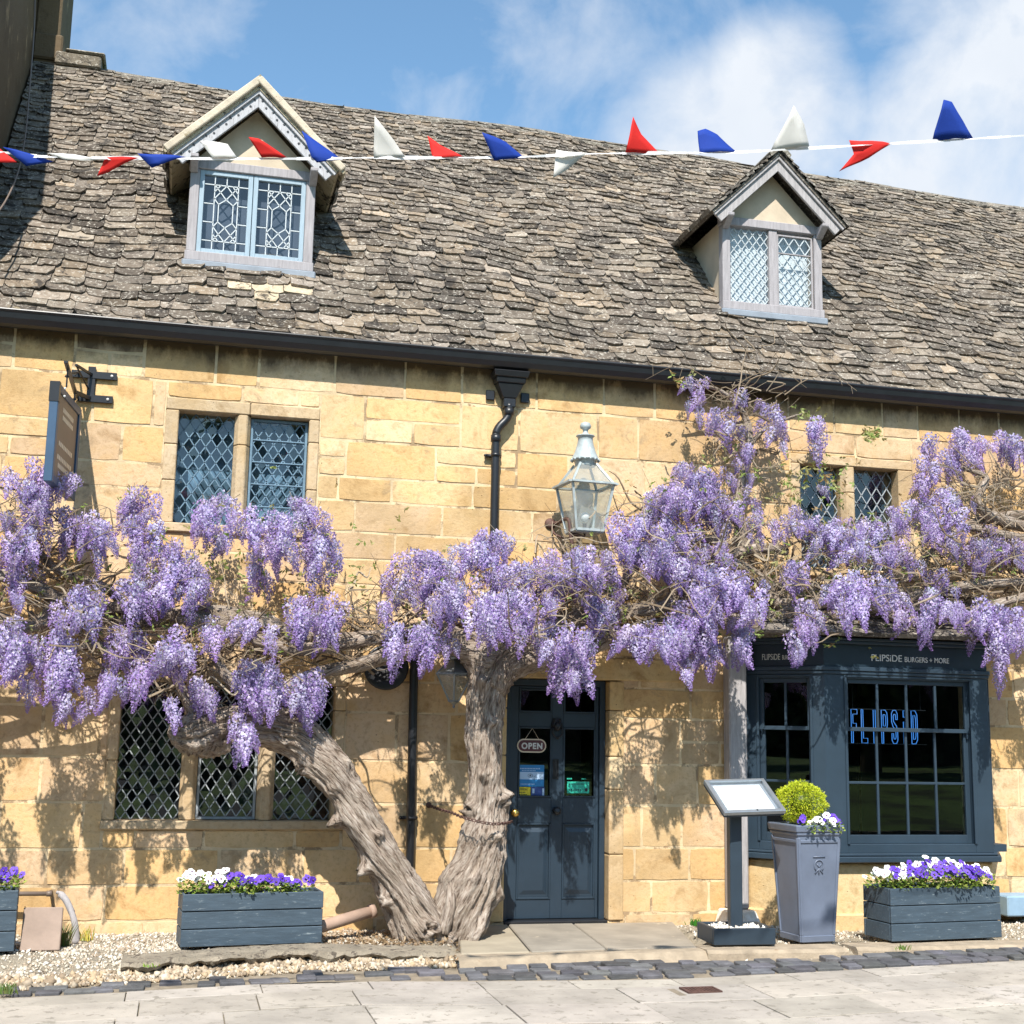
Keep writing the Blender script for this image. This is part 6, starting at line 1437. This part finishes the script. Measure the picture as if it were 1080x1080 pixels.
# ------------------------------------------------------------------ bunting
bun = empty('bunting', (3, -5, 4.6), 'string of red, white and blue triangular flags strung in front of the roof', 'bunting')
BYY = -5.0
line = [(-260, 135), (-40, 157), (0, 160), (50, 165), (146, 166.5), (224, 167), (328, 167), (394, 166), (488, 166), (555, 165), (618, 162), (697, 161), (778, 160), (853, 156), (941, 151), (1028, 146), (1066, 143.5), (1150, 138), (1330, 120)]
tp = MB(); P = bez([at(x, y, BYY) for x, y in line], 6)
for i in range(len(P)-1):
    a, b = P[i], P[i+1]; h = .0075+.003*math.sin(i*.9); w = .004*math.sin(i*.6)
    tp.add([tuple(a+[0, w, -h]), tuple(b+[0, w, -h]), tuple(b+[0, -w+.006, h]), tuple(a+[0, -w+.006, h])], [(0, 1, 2, 3)], (.78, .78, .78))
tp.build('tape', M['flag'], bun)
RED, BLU, WHT = (.72, .035, .03), (.02, .06, .36), (.74, .72, .68)
FL = [(RED, [(-14, 150), (0, 156), (18, 171), (-8, 170)]), (BLU, [(3, 155), (57, 169.5), (28, 176.5), (17, 167)]), (WHT, [(50, 160.5), (107, 167), (88, 170.5), (68, 169)]), (RED, [(111, 165.5), (146, 166.5), (117, 180), (102, 185)]), (BLU, [(145, 161), (196, 166), (160, 176)]), (WHT, [(211, 149), (240, 152), (250, 166), (224, 167)]), (RED, [(262, 145), (273, 147.5), (304, 166), (276, 167)]), (BLU, [(318, 139), (361, 167), (334, 172.5), (328, 166)]),
 (WHT, [(395.5, 121.5), (416, 148.5), (427, 166), (394, 166)]), (RED, [(451, 143), (465, 154), (488, 166), (457, 166)]), (BLU, [(508, 140), (533, 150), (555, 166), (521, 170)]), (WHT, [(587, 157), (618.5, 162), (599, 178), (582.6, 189)]), (RED, [(668, 122.6), (677, 141), (697, 161.5), (659, 161.5)]), (BLU, [(735, 139), (743, 137), (756, 142), (778, 160), (738.5, 161.5)]), (WHT, [(837, 111.5), (848.5, 131), (853, 155), (813, 159)]), (RED, [(896.7, 147), (941, 151), (917, 166), (884, 181.5), (901, 162)]), (BLU, [(994, 106), (1004, 107.4), (1028, 145.5), (984, 148.5)])]
nm = {RED: 'red', BLU: 'blue', WHT: 'white'}
for i, (c, poly) in enumerate(FL):
    bmq = bmesh.new(); lin_y = np.interp([p[0] for p in poly], [q[0] for q in line], [q[1] for q in line])
    vs = []
    for (x, y), ly in zip(poly, lin_y):
        d = abs(y-ly)/40; vs.append(bmq.verts.new(tuple(at(x, y, BYY+.05*d*(1 if i % 2 else -1)))))
    bmq.faces.new(vs); bmesh.ops.triangulate(bmq, faces=bmq.faces[:]); bmesh.ops.subdivide_edges(bmq, edges=bmq.edges[:], cuts=3, use_grid_fill=True)
    for v in bmq.verts: v.co.y += .012*math.sin(v.co.x*22+v.co.z*13+i)+.002*math.sin(v.co.z*50)
    me = bpy.data.meshes.new('flag'); bmq.to_mesh(me); bmq.free(); ca = me.color_attributes.new('Col', 'FLOAT_COLOR', 'POINT'); ca.data.foreach_set('color', np.tile(np.array([*c, 1], np.float32), len(me.vertices)))
    me.polygons.foreach_set('use_smooth', np.ones(len(me.polygons), bool)); o = link('flag', me, M['flag'], bun); o['label'] = nm[c]+' flag'
    sm_ = o.modifiers.new('thick', 'SOLIDIFY'); sm_.thickness = .0015

# ------------------------------------------------------------------ behind the camera: kerb, road, green, trees (seen in the glass)
def flat(name, x0, x1, y0, y1, z, m):
    b = MB(); b.add([(x0, y0, z), (x1, y0, z), (x1, y1, z), (x0, y1, z)], [(0, 1, 2, 3)]); return tag(b.build(name, M[m]), kind='structure')
flat('ground', -900, 900, -900, 900, -.42, 'grass'); flat('road', -60, 70, -13.5, -5.32, -.26, 'asphalt')
kb = MB(); kb.box(-60, 70, -5.35, -5.2, -.4, -.16); kb.box(-60, 70, -13.62, -13.5, -.4, -.16); tag(kb.build('road_kerb', M['concrete']), kind='structure')
gb_ = MB(); xs = np.linspace(-60, 70, 40); V = []
for x in xs: V += [(x, -13.62, -.17), (x, -17, .1+.1*math.sin(x*.3)), (x, -26, .5), (x, -40, .6), (x, -42, -.42)]
gb_.add(V, [(i*5+k, i*5+k+1, (i+1)*5+k+1, (i+1)*5+k) for i in range(len(xs)-1) for k in range(4)]); tag(gb_.build('green', M['grass'], smooth=True), kind='structure')
pv = MB(); pv.add([(-60, -5.2, -.17), (-8, -5.2, -.17), (-8, 0, -.17), (-60, 0, -.17)], [(0, 1, 2, 3)]); pv.add([(16, -5.2, -.09), (70, -5.2, -.09), (70, 0, -.09), (16, 0, -.09)], [(0, 1, 2, 3)]); tag(pv.build('far_pavement', M['slab']), kind='structure')
for i, (x, y, h) in enumerate([(-9, -31, 9), (-1, -34, 11), (7, -32, 10), (15, -35, 12), (23, -31, 9), (31, -34, 11), (-18, -24, 8), (-27, -29, 10), (-38, -27, 10)]):
    t = empty('tree', (x, y, .4), 'broad leafy tree on the green across the road, '+['westmost', 'second', 'third', 'fourth', 'fifth', 'sixth', 'seventh', 'eighth', 'ninth'][i]+' in its row', 'tree', 'trees on the green across the road')
    tm = MB(); tm.tube([(x, y, .3), (x+.1, y, h*.3), (x, y+.1, h*.55)], [.4, .3, .18], 10, (.1, .08, .06))
    for k in range(5): a = k*1.3; tm.tube([(x, y, h*.35), (x+math.cos(a)*h*.2, y+math.sin(a)*h*.2, h*.6)], [.15, .06], 6, (.1, .08, .06))
    tm.build('trunk', M['pebble'], t)
    n = 3500; d = rng.normal(0, 1, (n, 3)); d /= np.linalg.norm(d, axis=1)[:, None]; r = rng.uniform(.45, 1, n)**.5; cl_ = rng.normal(0, 1, (14, 3)); cl_ /= np.linalg.norm(cl_, axis=1)[:, None]
    w = np.array([max(0, max((dd@c) for c in cl_))**6 for dd in d]); c = np.array([x, y, h*.62])+d*(r*(.7+.3*w))[:, None]*np.array([h*.42, h*.40, h*.42]); s = rng.uniform(.18, .35, n)
    a1 = rng.normal(0, 1, (n, 3)); a1 /= np.linalg.norm(a1, axis=1)[:, None]; a2 = np.cross(a1, rng.normal(0, 1, (n, 3))); a2 /= np.linalg.norm(a2, axis=1)[:, None]
    V = np.stack([c-a1*s[:, None], c+a2*s[:, None]*.6, c+a1*s[:, None], c-a2*s[:, None]*.6], 1).reshape(-1, 3); Q = np.arange(4*n).reshape(n, 4); C = np.repeat(rng.uniform(.6, 1.3, (n, 1))*np.array([.06, .10, .025]), 4, 0)
    np_mesh('crown', V, Q, C, M['leaf'], t)

hg = empty('added_hedge', (5, -44, .4), 'added tall foliage screen behind the green, unseen, blocking the bright horizon in window reflections', 'added_hedge')  # added to keep the bright horizon out of the glass
n = 30000; c = np.stack([rng.uniform(-130, 70, n), -44+rng.normal(0, .8, n), .3+rng.uniform(0, 1, n)**.8*9.5], 1); c[:, 2] *= 1+.12*np.sin(c[:, 0]*.7); s_ = rng.uniform(.3, .6, n)
a1 = rng.normal(0, 1, (n, 3)); a1 /= np.linalg.norm(a1, axis=1)[:, None]; a2 = np.cross(a1, rng.normal(0, 1, (n, 3))); a2 /= np.linalg.norm(a2, axis=1)[:, None]
V = np.stack([c-a1*s_[:, None], c+a2*s_[:, None]*.6, c+a1*s_[:, None], c-a2*s_[:, None]*.6], 1).reshape(-1, 3)
np_mesh('foliage', V, np.arange(4*n).reshape(n, 4), np.repeat(rng.uniform(.6, 1.3, (n, 1))*np.array([.045, .08, .02]), 4, 0), M['leaf'], hg)
hb_ = MB(); hb_.box(-130, 70, -45.5, -44.2, -.3, 7.5, (.02, .03, .01)); hb_.build('stems', M['leaf'], hg)  # solid dark core of the added screen
